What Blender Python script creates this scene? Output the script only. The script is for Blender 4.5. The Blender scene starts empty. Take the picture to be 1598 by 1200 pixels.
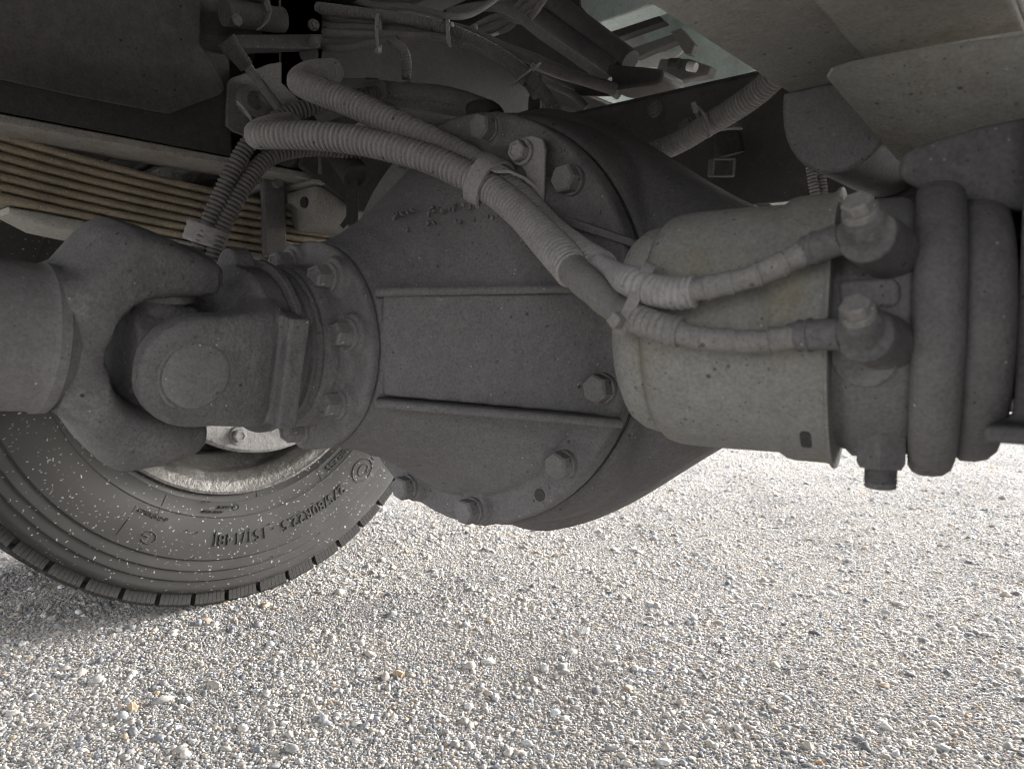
import bpy, bmesh, math, random
import numpy as np
from mathutils import Vector, Matrix, Quaternion, noise as mnoise

random.seed(7)
R = math.radians
sc = bpy.context.scene
col = sc.collection

# ------------------------------------------------------------------ camera
cd = bpy.data.cameras.new('camera'); cam = bpy.data.objects.new('camera', cd); col.objects.link(cam)
cam.location = (-0.577, 0.680, 0.472)
yaw, pit = R(48.5), R(3.74)
fwd = Vector((math.cos(yaw)*math.cos(pit), -math.sin(yaw)*math.cos(pit), -math.sin(pit)))
cam.rotation_euler = fwd.to_track_quat('-Z', 'Y').to_euler()
cd.sensor_width = 36; cd.lens = 1150/1598*36
cd.clip_start = 0.02; cd.clip_end = 500
cd.dof.use_dof = True; cd.dof.focus_distance = 0.88; cd.dof.aperture_fstop = 10.0
sc.camera = cam

# ------------------------------------------------------------------ light
SUN_EL, SUN_ROT = R(21), R(196)
w = bpy.data.worlds.new('World'); sc.world = w; w.use_nodes = True
nt = w.node_tree; nt.nodes.clear()
sky = nt.nodes.new('ShaderNodeTexSky'); sky.sky_type = 'NISHITA'; sky.sun_disc = False
sky.sun_elevation = SUN_EL; sky.sun_rotation = SUN_ROT
sky.air_density = 1.0; sky.dust_density = 4.0
hs = nt.nodes.new('ShaderNodeHueSaturation'); hs.inputs['Saturation'].default_value = 0.14
bg = nt.nodes.new('ShaderNodeBackground'); bg.inputs['Strength'].default_value = 0.15
wo = nt.nodes.new('ShaderNodeOutputWorld')
nt.links.new(sky.outputs[0], hs.inputs['Color']); nt.links.new(hs.outputs[0], bg.inputs[0]); nt.links.new(bg.outputs[0], wo.inputs[0])
sd = bpy.data.lights.new('sun', 'SUN'); sd.energy = 0.9; sd.angle = R(36); sd.color = (1, 0.98, 0.955)
sun = bpy.data.objects.new('sun', sd); col.objects.link(sun)
sdir = Vector((math.sin(SUN_ROT)*math.cos(SUN_EL), math.cos(SUN_ROT)*math.cos(SUN_EL), math.sin(SUN_EL)))
sun.rotation_euler = sdir.to_track_quat('Z', 'Y').to_euler()
sc.view_settings.view_transform = 'Standard'; sc.view_settings.look = 'None'
sc.view_settings.gamma = 1.0; sc.view_settings.use_curve_mapping = False
sc.view_settings.exposure = 2.62
sc.render.engine = 'CYCLES'
sc.cycles.filter_width = 1.0; sc.cycles.max_bounces = 10; sc.cycles.diffuse_bounces = 8
sc.render.resolution_x = 1024; sc.render.resolution_y = 768

GZ = -0.012            # ground level
AX = 0.487             # axle height

# ------------------------------------------------------------------ materials
def nodes(name):
    m = bpy.data.materials.new(name); m.use_nodes = True
    n = m.node_tree; return m, n, n.nodes['Principled BSDF']
def N(n, t, **k):
    x = n.nodes.new(t)
    for a, v in k.items():
        if a.startswith('i_'): x.inputs[a[2:].replace('_', ' ')].default_value = v
        else: setattr(x, a, v)
    return x
def mixc(n, fac, a, b):
    x = n.nodes.new('ShaderNodeMix'); x.data_type = 'RGBA'
    for k, v in ((0, fac), (6, a), (7, b)):
        if hasattr(v, 'is_output'): n.links.new(v, x.inputs[k])
        else: x.inputs[k].default_value = v if k == 0 else (*v[:3], 1)
    return x.outputs[2]
def ramp(n, src, pts):
    r = n.nodes.new('ShaderNodeValToRGB'); e = r.color_ramp.elements
    while len(e) < len(pts): e.new(0.5)
    for q, (p, c) in zip(e, pts):
        q.position = p; q.color = (*c, 1) if len(c) == 3 else c
    n.links.new(src, r.inputs[0]); return r.outputs[0]
def g(v): return (v, v, v)
def dusty(name, c1, c2, rough=0.85, specks=0.35, light=0.25, bump=0.25, patch=7.0, fine=420.0, third=None, metallic=0.0, k=1.68):
    """dust-caked metal or rubber: slow colour drift, dried splash dots, fine grain"""
    m, n, b = nodes(name)
    c1, c2 = [tuple(v*k for v in q) for q in (c1, c2)]
    if third: third = tuple(v*k for v in third)
    tc = N(n, 'ShaderNodeTexCoord'); P = tc.outputs['Object']
    na = N(n, 'ShaderNodeTexNoise', i_Scale=patch, i_Detail=6.0, i_Roughness=0.6); n.links.new(P, na.inputs['Vector'])
    c = mixc(n, ramp(n, na.outputs[0], [(0.3, g(0)), (0.7, g(1))]), c1, c2)
    if third:
        nb = N(n, 'ShaderNodeTexNoise', i_Scale=patch*1.7, i_Detail=8.0, i_Roughness=0.7); n.links.new(P, nb.inputs['Vector'])
        c = mixc(n, ramp(n, nb.outputs[0], [(0.52, g(0)), (0.66, g(0.85))]), c, third)
    nf = N(n, 'ShaderNodeTexNoise', i_Scale=fine, i_Detail=3.0); n.links.new(P, nf.inputs['Vector'])
    c = mixc(n, ramp(n, nf.outputs[0], [(0.25, g(0.45)), (0.62, g(0))]), c, (c1[0]*.42, c1[1]*.42, c1[2]*.42))
    nm = N(n, 'ShaderNodeTexNoise', i_Scale=patch*14, i_Detail=7.0, i_Roughness=0.75); n.links.new(P, nm.inputs['Vector'])
    c = mixc(n, ramp(n, nm.outputs[0], [(0.48, g(0)), (0.75, g(0.32))]), c, (c2[0]*1.5, c2[1]*1.48, c2[2]*1.44))
    c = mixc(n, ramp(n, nm.outputs[0], [(0.27, g(0.4)), (0.43, g(0))]), c, (c1[0]*.6, c1[1]*.58, c1[2]*.57))
    # dried splash marks: dark blotches and pale dots
    for sc_, col_, amt, r0 in ((85, (c1[0]*.35, c1[1]*.33, c1[2]*.32), specks, .17), (210, (c1[0]*.4, c1[1]*.38, c1[2]*.36), specks, .2), (150, (min(c2[0]*2.6, .5), min(c2[1]*2.55, .48), min(c2[2]*2.45, .45)), light, .14)):
        v = N(n, 'ShaderNodeTexVoronoi', i_Scale=float(sc_), i_Randomness=1.0); n.links.new(P, v.inputs['Vector'])
        dot = ramp(n, v.outputs['Distance'], [(r0*.6, g(1)), (r0, g(0))])
        sep = N(n, 'ShaderNodeSeparateColor'); n.links.new(v.outputs['Color'], sep.inputs[0])
        keep = N(n, 'ShaderNodeMath', operation='LESS_THAN'); n.links.new(sep.outputs[0], keep.inputs[0]); keep.inputs[1].default_value = amt
        mm = N(n, 'ShaderNodeMath', operation='MULTIPLY'); n.links.new(dot, mm.inputs[0]); n.links.new(keep.outputs[0], mm.inputs[1])
        m2 = N(n, 'ShaderNodeMath', operation='MULTIPLY'); n.links.new(mm.outputs[0], m2.inputs[0]); n.links.new(sep.outputs[1], m2.inputs[1])
        c = mixc(n, m2.outputs[0], c, col_)
    n.links.new(c, b.inputs['Base Color'])
    b.inputs['Roughness'].default_value = rough; b.inputs['Metallic'].default_value = metallic
    b.inputs['Specular IOR Level'].default_value = 0.25
    nc = N(n, 'ShaderNodeTexNoise', i_Scale=fine*.35, i_Detail=6.0, i_Roughness=0.65); n.links.new(P, nc.inputs['Vector'])
    bp = N(n, 'ShaderNodeBump', i_Strength=min(1.0, bump*1.5), i_Distance=0.002); n.links.new(nc.outputs[0], bp.inputs['Height']); n.links.new(bp.outputs[0], b.inputs['Normal'])
    return m
M = {}
M['cast'] = dusty('dusty_cast_iron', (.070, .0668, .0682), (.096, .0918, .0933), bump=.35)
M['cast_rough'] = dusty('greasy_dusty_iron', (.062, .0585, .060), (.092, .0875, .089), bump=.8, patch=16, third=(.112, .106, .105))
M['shaft'] = dusty('dusty_shaft_paint', (.084, .080, .081), (.106, .101, .1015), bump=.15, specks=.15)
M['housing'] = dusty('dusty_axle_housing', (.057, .0545, .0557), (.082, .0785, .0797), bump=.35)
M['bolt'] = dusty('dusty_bolt', (.084, .080, .081), (.114, .108, .108), bump=.25, patch=40)
M['chamber'] = dusty('faded_chamber_paint', (.108, .107, .102), (.140, .1375, .130), bump=.18, third=(.120, .108, .082), patch=6, specks=.5)
M['chamber_dk'] = dusty('dusty_chamber_body', (.073, .0692, .0705), (.100, .0950, .0960), bump=.3)
M['hose'] = dusty('dusty_corrugated_conduit', (.140, .132, .1325), (.178, .168, .1685), bump=.25, specks=.2, light=.1)
M['hose_dk'] = dusty('dark_corrugated_conduit', (.07, .064, .064), (.098, .09, .089), bump=.25, specks=.1, light=.1)
M['hose_pale'] = dusty('pale_corrugated_conduit', (.13, .122, .12), (.165, .156, .15), bump=.2, specks=.1)
M['tape'] = dusty('dusty_tape', (.108, .103, .100), (.138, .131, .127), bump=.4, patch=60)
M['spring'] = dusty('muddy_leaf_spring', (.135, .112, .081), (.185, .157, .118), bump=.9, patch=14, third=(.10, .083, .063))
M['rail'] = dusty('dusty_frame_rail', (.13, .124, .113), (.17, .162, .148), bump=.3, patch=10, third=(.13, .11, .088))
M['rail_brown'] = dusty('brown_dusted_rail', (.175, .169, .155), (.215, .207, .19), bump=.2, specks=.75, patch=7, third=(.15, .13, .105))
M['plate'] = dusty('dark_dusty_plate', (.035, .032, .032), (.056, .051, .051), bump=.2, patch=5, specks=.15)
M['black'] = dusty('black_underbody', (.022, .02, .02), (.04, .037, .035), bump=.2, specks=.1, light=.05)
M['grey_pl'] = dusty('grey_bracket', (.066, .062, .06), (.092, .086, .083), bump=.3)
M['bump_st'] = dusty('pale_splashed_steel', (.12, .114, .106), (.155, .147, .136), bump=.2, specks=.8, patch=12)
M['rim'] = dusty('rusty_rim', (.05, .047, .043), (.095, .091, .085), rough=.42, metallic=.45, bump=.8, patch=22, third=(.16, .157, .15), specks=.6)
M['drum'] = dusty('pitted_drum', (.125, .122, .118), (.17, .166, .16), rough=.75, bump=1.2, patch=60, third=(.07, .067, .064), specks=.8)
M['green'] = dusty('pale_green_body_paint', (.36, .42, .40), (.46, .52, .50), rough=.6, bump=.1, patch=5, specks=.3, third=(.3, .31, .29), k=1)
M['white'] = dusty('grubby_white_paint', (.5, .5, .48), (.62, .61, .59), rough=.6, bump=.1, specks=.4, k=1)
M['tag'] = dusty('dusty_tie_plastic', (.13, .122, .115), (.16, .15, .142), bump=.1)

def tyre_mat():
    m, n, b = nodes('dusty_tyre_rubber')
    tc = N(n, 'ShaderNodeTexCoord'); P = tc.outputs['Object']
    na = N(n, 'ShaderNodeTexNoise', i_Scale=9.0, i_Detail=6.0); n.links.new(P, na.inputs['Vector'])
    c = mixc(n, ramp(n, na.outputs[0], [(.3, g(0)), (.7, g(1))]), (.038, .0362, .0350), (.053, .0505, .0488))
    # mud flecks flung outwards: two sizes, slightly stretched
    for sc_, amt, r0, st in ((115, .6, .145, (1, 1.0, .4)), (210, .7, .2, (1, .45, 1)), (66, .2, .08, (1, 1, .4))):
        mp = N(n, 'ShaderNodeMapping'); mp.inputs['Scale'].default_value = st; mp.inputs['Rotation'].default_value = (.6, 0, 0)
        dn = N(n, 'ShaderNodeTexNoise', i_Scale=160.0, i_Detail=2.0); n.links.new(P, dn.inputs['Vector'])
        ad = N(n, 'ShaderNodeVectorMath', operation='MULTIPLY_ADD'); n.links.new(dn.outputs['Color'], ad.inputs[0]); ad.inputs[1].default_value = (.006, .006, .006); n.links.new(P, ad.inputs[2])
        n.links.new(ad.outputs[0], mp.inputs['Vector'])
        v = N(n, 'ShaderNodeTexVoronoi', i_Scale=float(sc_)); n.links.new(mp.outputs[0], v.inputs['Vector'])
        dot = ramp(n, v.outputs['Distance'], [(r0*.7, g(1)), (r0, g(0))])
        sep = N(n, 'ShaderNodeSeparateColor'); n.links.new(v.outputs['Color'], sep.inputs[0])
        keep = N(n, 'ShaderNodeMath', operation='LESS_THAN'); n.links.new(sep.outputs[0], keep.inputs[0]); keep.inputs[1].default_value = amt
        mm = N(n, 'ShaderNodeMath', operation='MULTIPLY'); n.links.new(dot, mm.inputs[0]); n.links.new(keep.outputs[0], mm.inputs[1])
        m2 = N(n, 'ShaderNodeMath', operation='MULTIPLY'); n.links.new(mm.outputs[0], m2.inputs[0]); n.links.new(sep.outputs[1], m2.inputs[1])
        c = mixc(n, m2.outputs[0], c, (.46, .44, .41))
    n.links.new(c, b.inputs['Base Color']); b.inputs['Roughness'].default_value = .72; b.inputs['Specular IOR Level'].default_value = .3
    nc = N(n, 'ShaderNodeTexNoise', i_Scale=300.0, i_Detail=4.0); n.links.new(P, nc.inputs['Vector'])
    bp = N(n, 'ShaderNodeBump', i_Strength=.15, i_Distance=.001); n.links.new(nc.outputs[0], bp.inputs['Height']); n.links.new(bp.outputs[0], b.inputs['Normal'])
    return m
M['tyre'] = tyre_mat()
M['rubber'] = dusty('tread_rubber', (.016, .015, .0145), (.028, .0265, .025), rough=.75, bump=.2, light=.35)

STONES = [(0.0, (0.079, 0.083, 0.095)), (.09, (0.147, 0.158, 0.178)), (.18, (0.226, 0.245, 0.280)), (.28, (0.294, 0.287, 0.286)), (.38, (0.350, 0.320, 0.280)), (.50, (0.407, 0.374, 0.327)),
          (.60, (0.463, 0.425, 0.375)), (.66, (0.407, 0.345, 0.315)), (.72, (0.497, 0.477, 0.458)), (.80, (0.565, 0.558, 0.559)), (.86, (0.305, 0.339, 0.387)), (.90, (0.418, 0.276, 0.143)), (.92, (0.475, 0.380, 0.250)), (.925, (0.565, 0.552, 0.535)), (1.0, (0.701, 0.701, 0.714))]
def ground_mat():
    m, n, b = nodes('fine_gravel')
    tc = N(n, 'ShaderNodeTexCoord'); P = tc.outputs['Object']
    v = N(n, 'ShaderNodeTexVoronoi', i_Scale=190.0); n.links.new(P, v.inputs['Vector'])
    v2 = N(n, 'ShaderNodeTexVoronoi', i_Scale=75.0); n.links.new(P, v2.inputs['Vector'])
    s1 = N(n, 'ShaderNodeSeparateColor'); n.links.new(v.outputs['Color'], s1.inputs[0])
    s2 = N(n, 'ShaderNodeSeparateColor'); n.links.new(v2.outputs['Color'], s2.inputs[0])
    c = mixc(n, .35, ramp(n, s1.outputs[0], STONES), ramp(n, s2.outputs[0], STONES))
    na = N(n, 'ShaderNodeTexNoise', i_Scale=2.2, i_Detail=5.0); n.links.new(P, na.inputs['Vector'])
    c = mixc(n, ramp(n, na.outputs[0], [(.35, g(.0)), (.7, g(.25))]), c, (.40, .38, .35))
    n.links.new(c, b.inputs['Base Color']); b.inputs['Roughness'].default_value = .9
    a1 = N(n, 'ShaderNodeMath', operation='MULTIPLY_ADD'); n.links.new(v2.outputs['Distance'], a1.inputs[0]); a1.inputs[1].default_value = 1.6; n.links.new(v.outputs['Distance'], a1.inputs[2])
    bp = N(n, 'ShaderNodeBump', i_Strength=.9, i_Distance=.004, invert=True); n.links.new(a1.outputs[0], bp.inputs['Height']); n.links.new(bp.outputs[0], b.inputs['Normal'])
    return m
def stone_mat():
    m, n, b = nodes('gravel_stone')
    oi = N(n, 'ShaderNodeObjectInfo'); tc = N(n, 'ShaderNodeTexCoord')
    na = N(n, 'ShaderNodeTexNoise', i_Scale=2.5, i_Detail=5.0); n.links.new(tc.outputs['Object'], na.inputs['Vector'])
    c = ramp(n, oi.outputs['Random'], STONES)
    c = mixc(n, ramp(n, na.outputs[0], [(.35, g(.0)), (.75, g(.3))]), c, (.47, .45, .42))
    ge = N(n, 'ShaderNodeNewGeometry'); nl = N(n, 'ShaderNodeTexNoise', i_Scale=4.5, i_Detail=4.0); n.links.new(ge.outputs['Position'], nl.inputs['Vector'])
    c = mixc(n, ramp(n, nl.outputs[0], [(.45, g(.0)), (.65, g(.3))]), c, (.44, .41, .37))
    nd = N(n, 'ShaderNodeTexNoise', i_Scale=3.1, i_Detail=4.0); n.links.new(ge.outputs['Position'], nd.inputs['Vector'])
    c = mixc(n, ramp(n, nd.outputs[0], [(.5, g(.0)), (.68, g(.3))]), c, (.15, .15, .152))
    n.links.new(c, b.inputs['Base Color']); b.inputs['Roughness'].default_value = .85; b.inputs['Specular IOR Level'].default_value = .3
    return m
M['ground'] = ground_mat(); M['stone'] = stone_mat()

# ------------------------------------------------------------------ helpers
def link(name, me, mat, parent=None, smooth=True, mw=None):
    o = bpy.data.objects.new(name, me); col.objects.link(o)
    if mat is not None and not me.materials: me.materials.append(M[mat])
    if smooth:
        for p in me.polygons: p.use_smooth = True
    if parent is not None:
        o.parent = parent; o.matrix_parent_inverse = root_inv(parent)
    if mw is not None: o.matrix_basis = mw
    return o
def root_inv(p): return WORLD[p.name].inverted() if p.name in WORLD else Matrix.Identity(4)
WORLD = {}
def obj(name, bm, mat, parent=None, smooth=True, sharp=35, bevel=0, mw=None, remesh=0, relax=4):
    """link a bmesh (vertices in world coordinates, or placed by mw) as ONE mesh object"""
    bmesh.ops.recalc_face_normals(bm, faces=bm.faces)
    me = bpy.data.meshes.new(name); bm.to_mesh(me); bm.free()
    o = link(name, me, mat, parent, smooth, mw)
    if mw is not None: WORLD[o.name] = mw.copy()
    if remesh:
        r = o.modifiers.new('remesh', 'REMESH'); r.mode = 'VOXEL'; r.voxel_size = remesh; r.use_smooth_shade = True
        s = o.modifiers.new('soften', 'SMOOTH'); s.iterations = relax; s.factor = .5
    else:
        if bevel:
            b = o.modifiers.new('bevel', 'BEVEL'); b.width = bevel; b.segments = 2; b.limit_method = 'ANGLE'; b.angle_limit = R(40)
            b.harden_normals = False
        if smooth: me.set_sharp_from_angle(angle=R(sharp if not bevel else 60))
    return o
def thing(name, label, cat, loc=(0, 0, 0), group=None):
    o = bpy.data.objects.new(name, None); col.objects.link(o); o.location = loc; o.empty_display_size = .02
    WORLD[o.name] = Matrix.Translation(loc)
    return tag(o, label, cat, group)
def tag(o, label, cat=None, group=None):
    o['label'] = label
    if cat: o['category'] = cat
    if group: o['group'] = group
    return o
def BM(): return bmesh.new()
def frame(axis, up=(0, 0, 1)):
    z = Vector(axis).normalized(); u = Vector(up)
    if abs(z.dot(u)) > .98: u = Vector((0, 1, 0))
    x = u.cross(z).normalized(); y = z.cross(x)
    return Matrix((x, y, z)).transposed()
def box(bm, c, s, rot=None):
    c = Vector(c); rot = rot or Matrix.Identity(3)
    vs = [bm.verts.new(c + rot @ Vector((sx*s[0]/2, sy*s[1]/2, sz*s[2]/2))) for sx in (-1, 1) for sy in (-1, 1) for sz in (-1, 1)]
    for f in ((0, 1, 3, 2), (4, 6, 7, 5), (0, 4, 5, 1), (2, 3, 7, 6), (0, 2, 6, 4), (1, 5, 7, 3)): bm.faces.new([vs[i] for i in f])
def boxe(bm, x0, x1, y0, y1, z0, z1): box(bm, ((x0+x1)/2, (y0+y1)/2, (z0+z1)/2), (abs(x1-x0), abs(y1-y0), abs(z1-z0)))
def rings(bm, rs, cap=True, close=False):
    vs = [[bm.verts.new(p) for p in r] for r in rs]; n = len(vs[0])
    pairs = list(zip(vs[:-1], vs[1:])) + ([(vs[-1], vs[0])] if close else [])
    for a, b in pairs:
        for i in range(n): bm.faces.new((a[i], a[(i+1) % n], b[(i+1) % n], b[i]))
    if cap and not close:
        bm.faces.new(vs[0][::-1]); bm.faces.new(vs[-1])
def lathe(bm, prof, c, axis, seg=64, cap=True, up=(0, 0, 1), close=False):
    """prof: (t along axis, radius)"""
    f = frame(axis, up); c = Vector(c)
    rings(bm, [[c + f @ Vector((r*math.cos(2*math.pi*i/seg), r*math.sin(2*math.pi*i/seg), t)) for i in range(seg)] for t, r in prof], cap, close)
def cyl(bm, a, b, r, seg=24, r2=None):
    a, b = Vector(a), Vector(b); L = (b-a).length
    lathe(bm, [(0, r), (L, r if r2 is None else r2)], a, b-a, seg)
def prism(bm, pts, d):
    """polygon (3D points) extruded by vector d"""
    d = Vector(d); a = [bm.verts.new(p) for p in pts]; b = [bm.verts.new(Vector(p)+d) for p in pts]; n = len(pts)
    bm.faces.new(a[::-1]); bm.faces.new(b)
    for i in range(n): bm.faces.new((a[i], a[(i+1) % n], b[(i+1) % n], b[i]))
def catmull(P, step):
    P = [Vector(p) for p in P]; P = [P[0]*2-P[1]] + P + [P[-1]*2-P[-2]]; out = []
    for i in range(1, len(P)-2):
        for k in range(40):
            t = k/40; p0, p1, p2, p3 = P[i-1:i+3]
            out.append(.5*((2*p1)+(-p0+p2)*t+(2*p0-5*p1+4*p2-p3)*t*t+(-p0+3*p1-3*p2+p3)*t**3))
    out.append(P[-2])
    L = [0]
    for a, b in zip(out[:-1], out[1:]): L.append(L[-1]+(b-a).length)
    n = max(2, int(round(L[-1]/step))); res = []; j = 0
    for k in range(n+1):
        s = L[-1]*k/n
        while j < len(L)-2 and L[j+1] < s: j += 1
        res.append(out[j].lerp(out[j+1], (s-L[j])/max(L[j+1]-L[j], 1e-9)))
    return res, L[-1]/n
def tube(bm, path, rad, step=.004, seg=20, cap=True, flat=None):
    """rad: number or function(s metres, total) -> radius"""
    pts, st = catmull(path, step); T = len(pts)
    nrm = None; rs = []
    for i, p in enumerate(pts):
        t = (pts[min(i+1, T-1)]-pts[max(i-1, 0)]).normalized()
        if nrm is None: nrm = t.orthogonal().normalized()
        else: nrm = (nrm - t*nrm.dot(t)).normalized()
        b = t.cross(nrm)
        r = rad(i*st, (T-1)*st) if callable(rad) else rad
        rs.append([p + (nrm*math.cos(2*math.pi*k/seg)+b*math.sin(2*math.pi*k/seg))*r for k in range(seg)])
    rings(bm, rs, cap)
def rib(r, pitch, depth=.1):
    def f(s, L):
        u = (s/pitch) % 1.0
        gr = math.exp(-((u-.5)/.19)**2)
        return r*(1+.02*math.sin(s*37+r*900)) - r*depth*gr + r*.03*math.cos(2*math.pi*u)
    return f
def conduit(name, path, r, mat, label, pitch=.006, group=None, depth=.2, cat='hose', parent=None):
    bm = BM(); tube(bm, path, rib(r, pitch, depth), step=pitch/7, seg=22)
    o = obj(name, bm, mat, parent, sharp=80)
    return tag(o, label, cat, group) if parent is None else o
def strap(bm, path, width, thick, wdir):
    """flat band along a closed or open path, wdir = direction of its width"""
    wd = Vector(wdir).normalized(); n = len(path); rs = []
    for i, p in enumerate(path):
        t = (Vector(path[min(i+1, n-1)])-Vector(path[max(i-1, 0)])).normalized(); q = t.cross(wd).normalized(); p = Vector(p)
        rs.append([p+wd*width/2+q*thick/2, p-wd*width/2+q*thick/2, p-wd*width/2-q*thick/2, p+wd*width/2-q*thick/2])
    rings(bm, rs, True)
_hex = {}
def hexbolt(parent, p, axis, r=.0135, h=.014, mat='bolt', washer=1.25, name='bolt', spin=0.0, dish=True):
    """hex head with chamfered top and a washer face, head pointing along axis; meshes are shared"""
    key = (round(r, 4), round(h, 4), mat, washer, dish)
    if key not in _hex:
        bm = BM()
        if washer: lathe(bm, [(-.004, r*washer), (.0022, r*washer), (.0028, r*washer*.95)], (0, 0, 0), (0, 0, 1), 28)
        pr = [(.0028, r), (h*.86, r), (h, r*.86)]
        f = []
        for t, q in pr: f.append([Vector((q*math.cos(math.pi*i/3), q*math.sin(math.pi*i/3), t)) for i in range(6)])
        if dish: f.append([Vector((r*.62*math.cos(math.pi*i/3), r*.62*math.sin(math.pi*i/3), h*1.0)) for i in range(6)]); f.append([Vector((r*.56*math.cos(math.pi*i/3), r*.56*math.sin(math.pi*i/3), h-.0012)) for i in range(6)])
        rings(bm, f)
        bmesh.ops.recalc_face_normals(bm, faces=bm.faces)
        me = bpy.data.meshes.new('bolt'); bm.to_mesh(me); bm.free(); me.materials.append(M[mat]); _hex[key] = me
        for q in me.polygons: q.use_smooth = True
        me.set_sharp_from_angle(angle=R(28))
    mw = Matrix.Translation(p) @ (frame(axis) @ Matrix.Rotation(spin, 3, 'Z')).to_4x4()
    return link(name, _hex[key], None, parent, False, mw)
def tie(name, path, width, label, head=None, mat='tag', wdir=(1, 0, 0), group='cable ties on the hoses', thick=.0016, hs=(.008, .006, .006), tail=None, parent=None):
    """nylon cable tie: band with a locking head and a cut tail"""
    t = thing(name, label, 'cable tie', path[0], group)
    bm = BM(); strap(bm, path, width, thick, wdir); obj('band', bm, mat, t, sharp=40)
    if head is not None:
        h, d = Vector(head[0]), Vector(head[1]); f = frame(d)
        bm = BM(); box(bm, h, hs, f); obj('locking_head', bm, mat, t, bevel=.001)
        if tail: bm = BM(); strap(bm, [h, h+d.normalized()*tail*.5+Vector((0, 0, .001)), h+d.normalized()*tail], width*.9, thick, Vector(wdir)); obj('tail', bm, mat, t)
    return t
def loop(c, a, b, ra, rb, n=28, ph=0, frac=1.0):
    c, a, b = Vector(c), Vector(a).normalized(), Vector(b).normalized()
    return [c + a*ra*math.cos(ph+2*math.pi*frac*i/n) + b*rb*math.sin(ph+2*math.pi*frac*i/n) for i in range(n+1)]

# ================================================================== SETTING
def ground():
    bm = BM(); S = 60
    vs = [bm.verts.new((x, y, GZ)) for x, y in ((-S, -S), (S, -S), (S, S), (-S, S))]; bm.faces.new(vs)
    o = obj('ground', bm, 'ground', smooth=False); o['kind'] = 'structure'
    tag(o, 'pale grey fine gravel yard under and behind the truck', 'ground')
ground()

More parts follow.
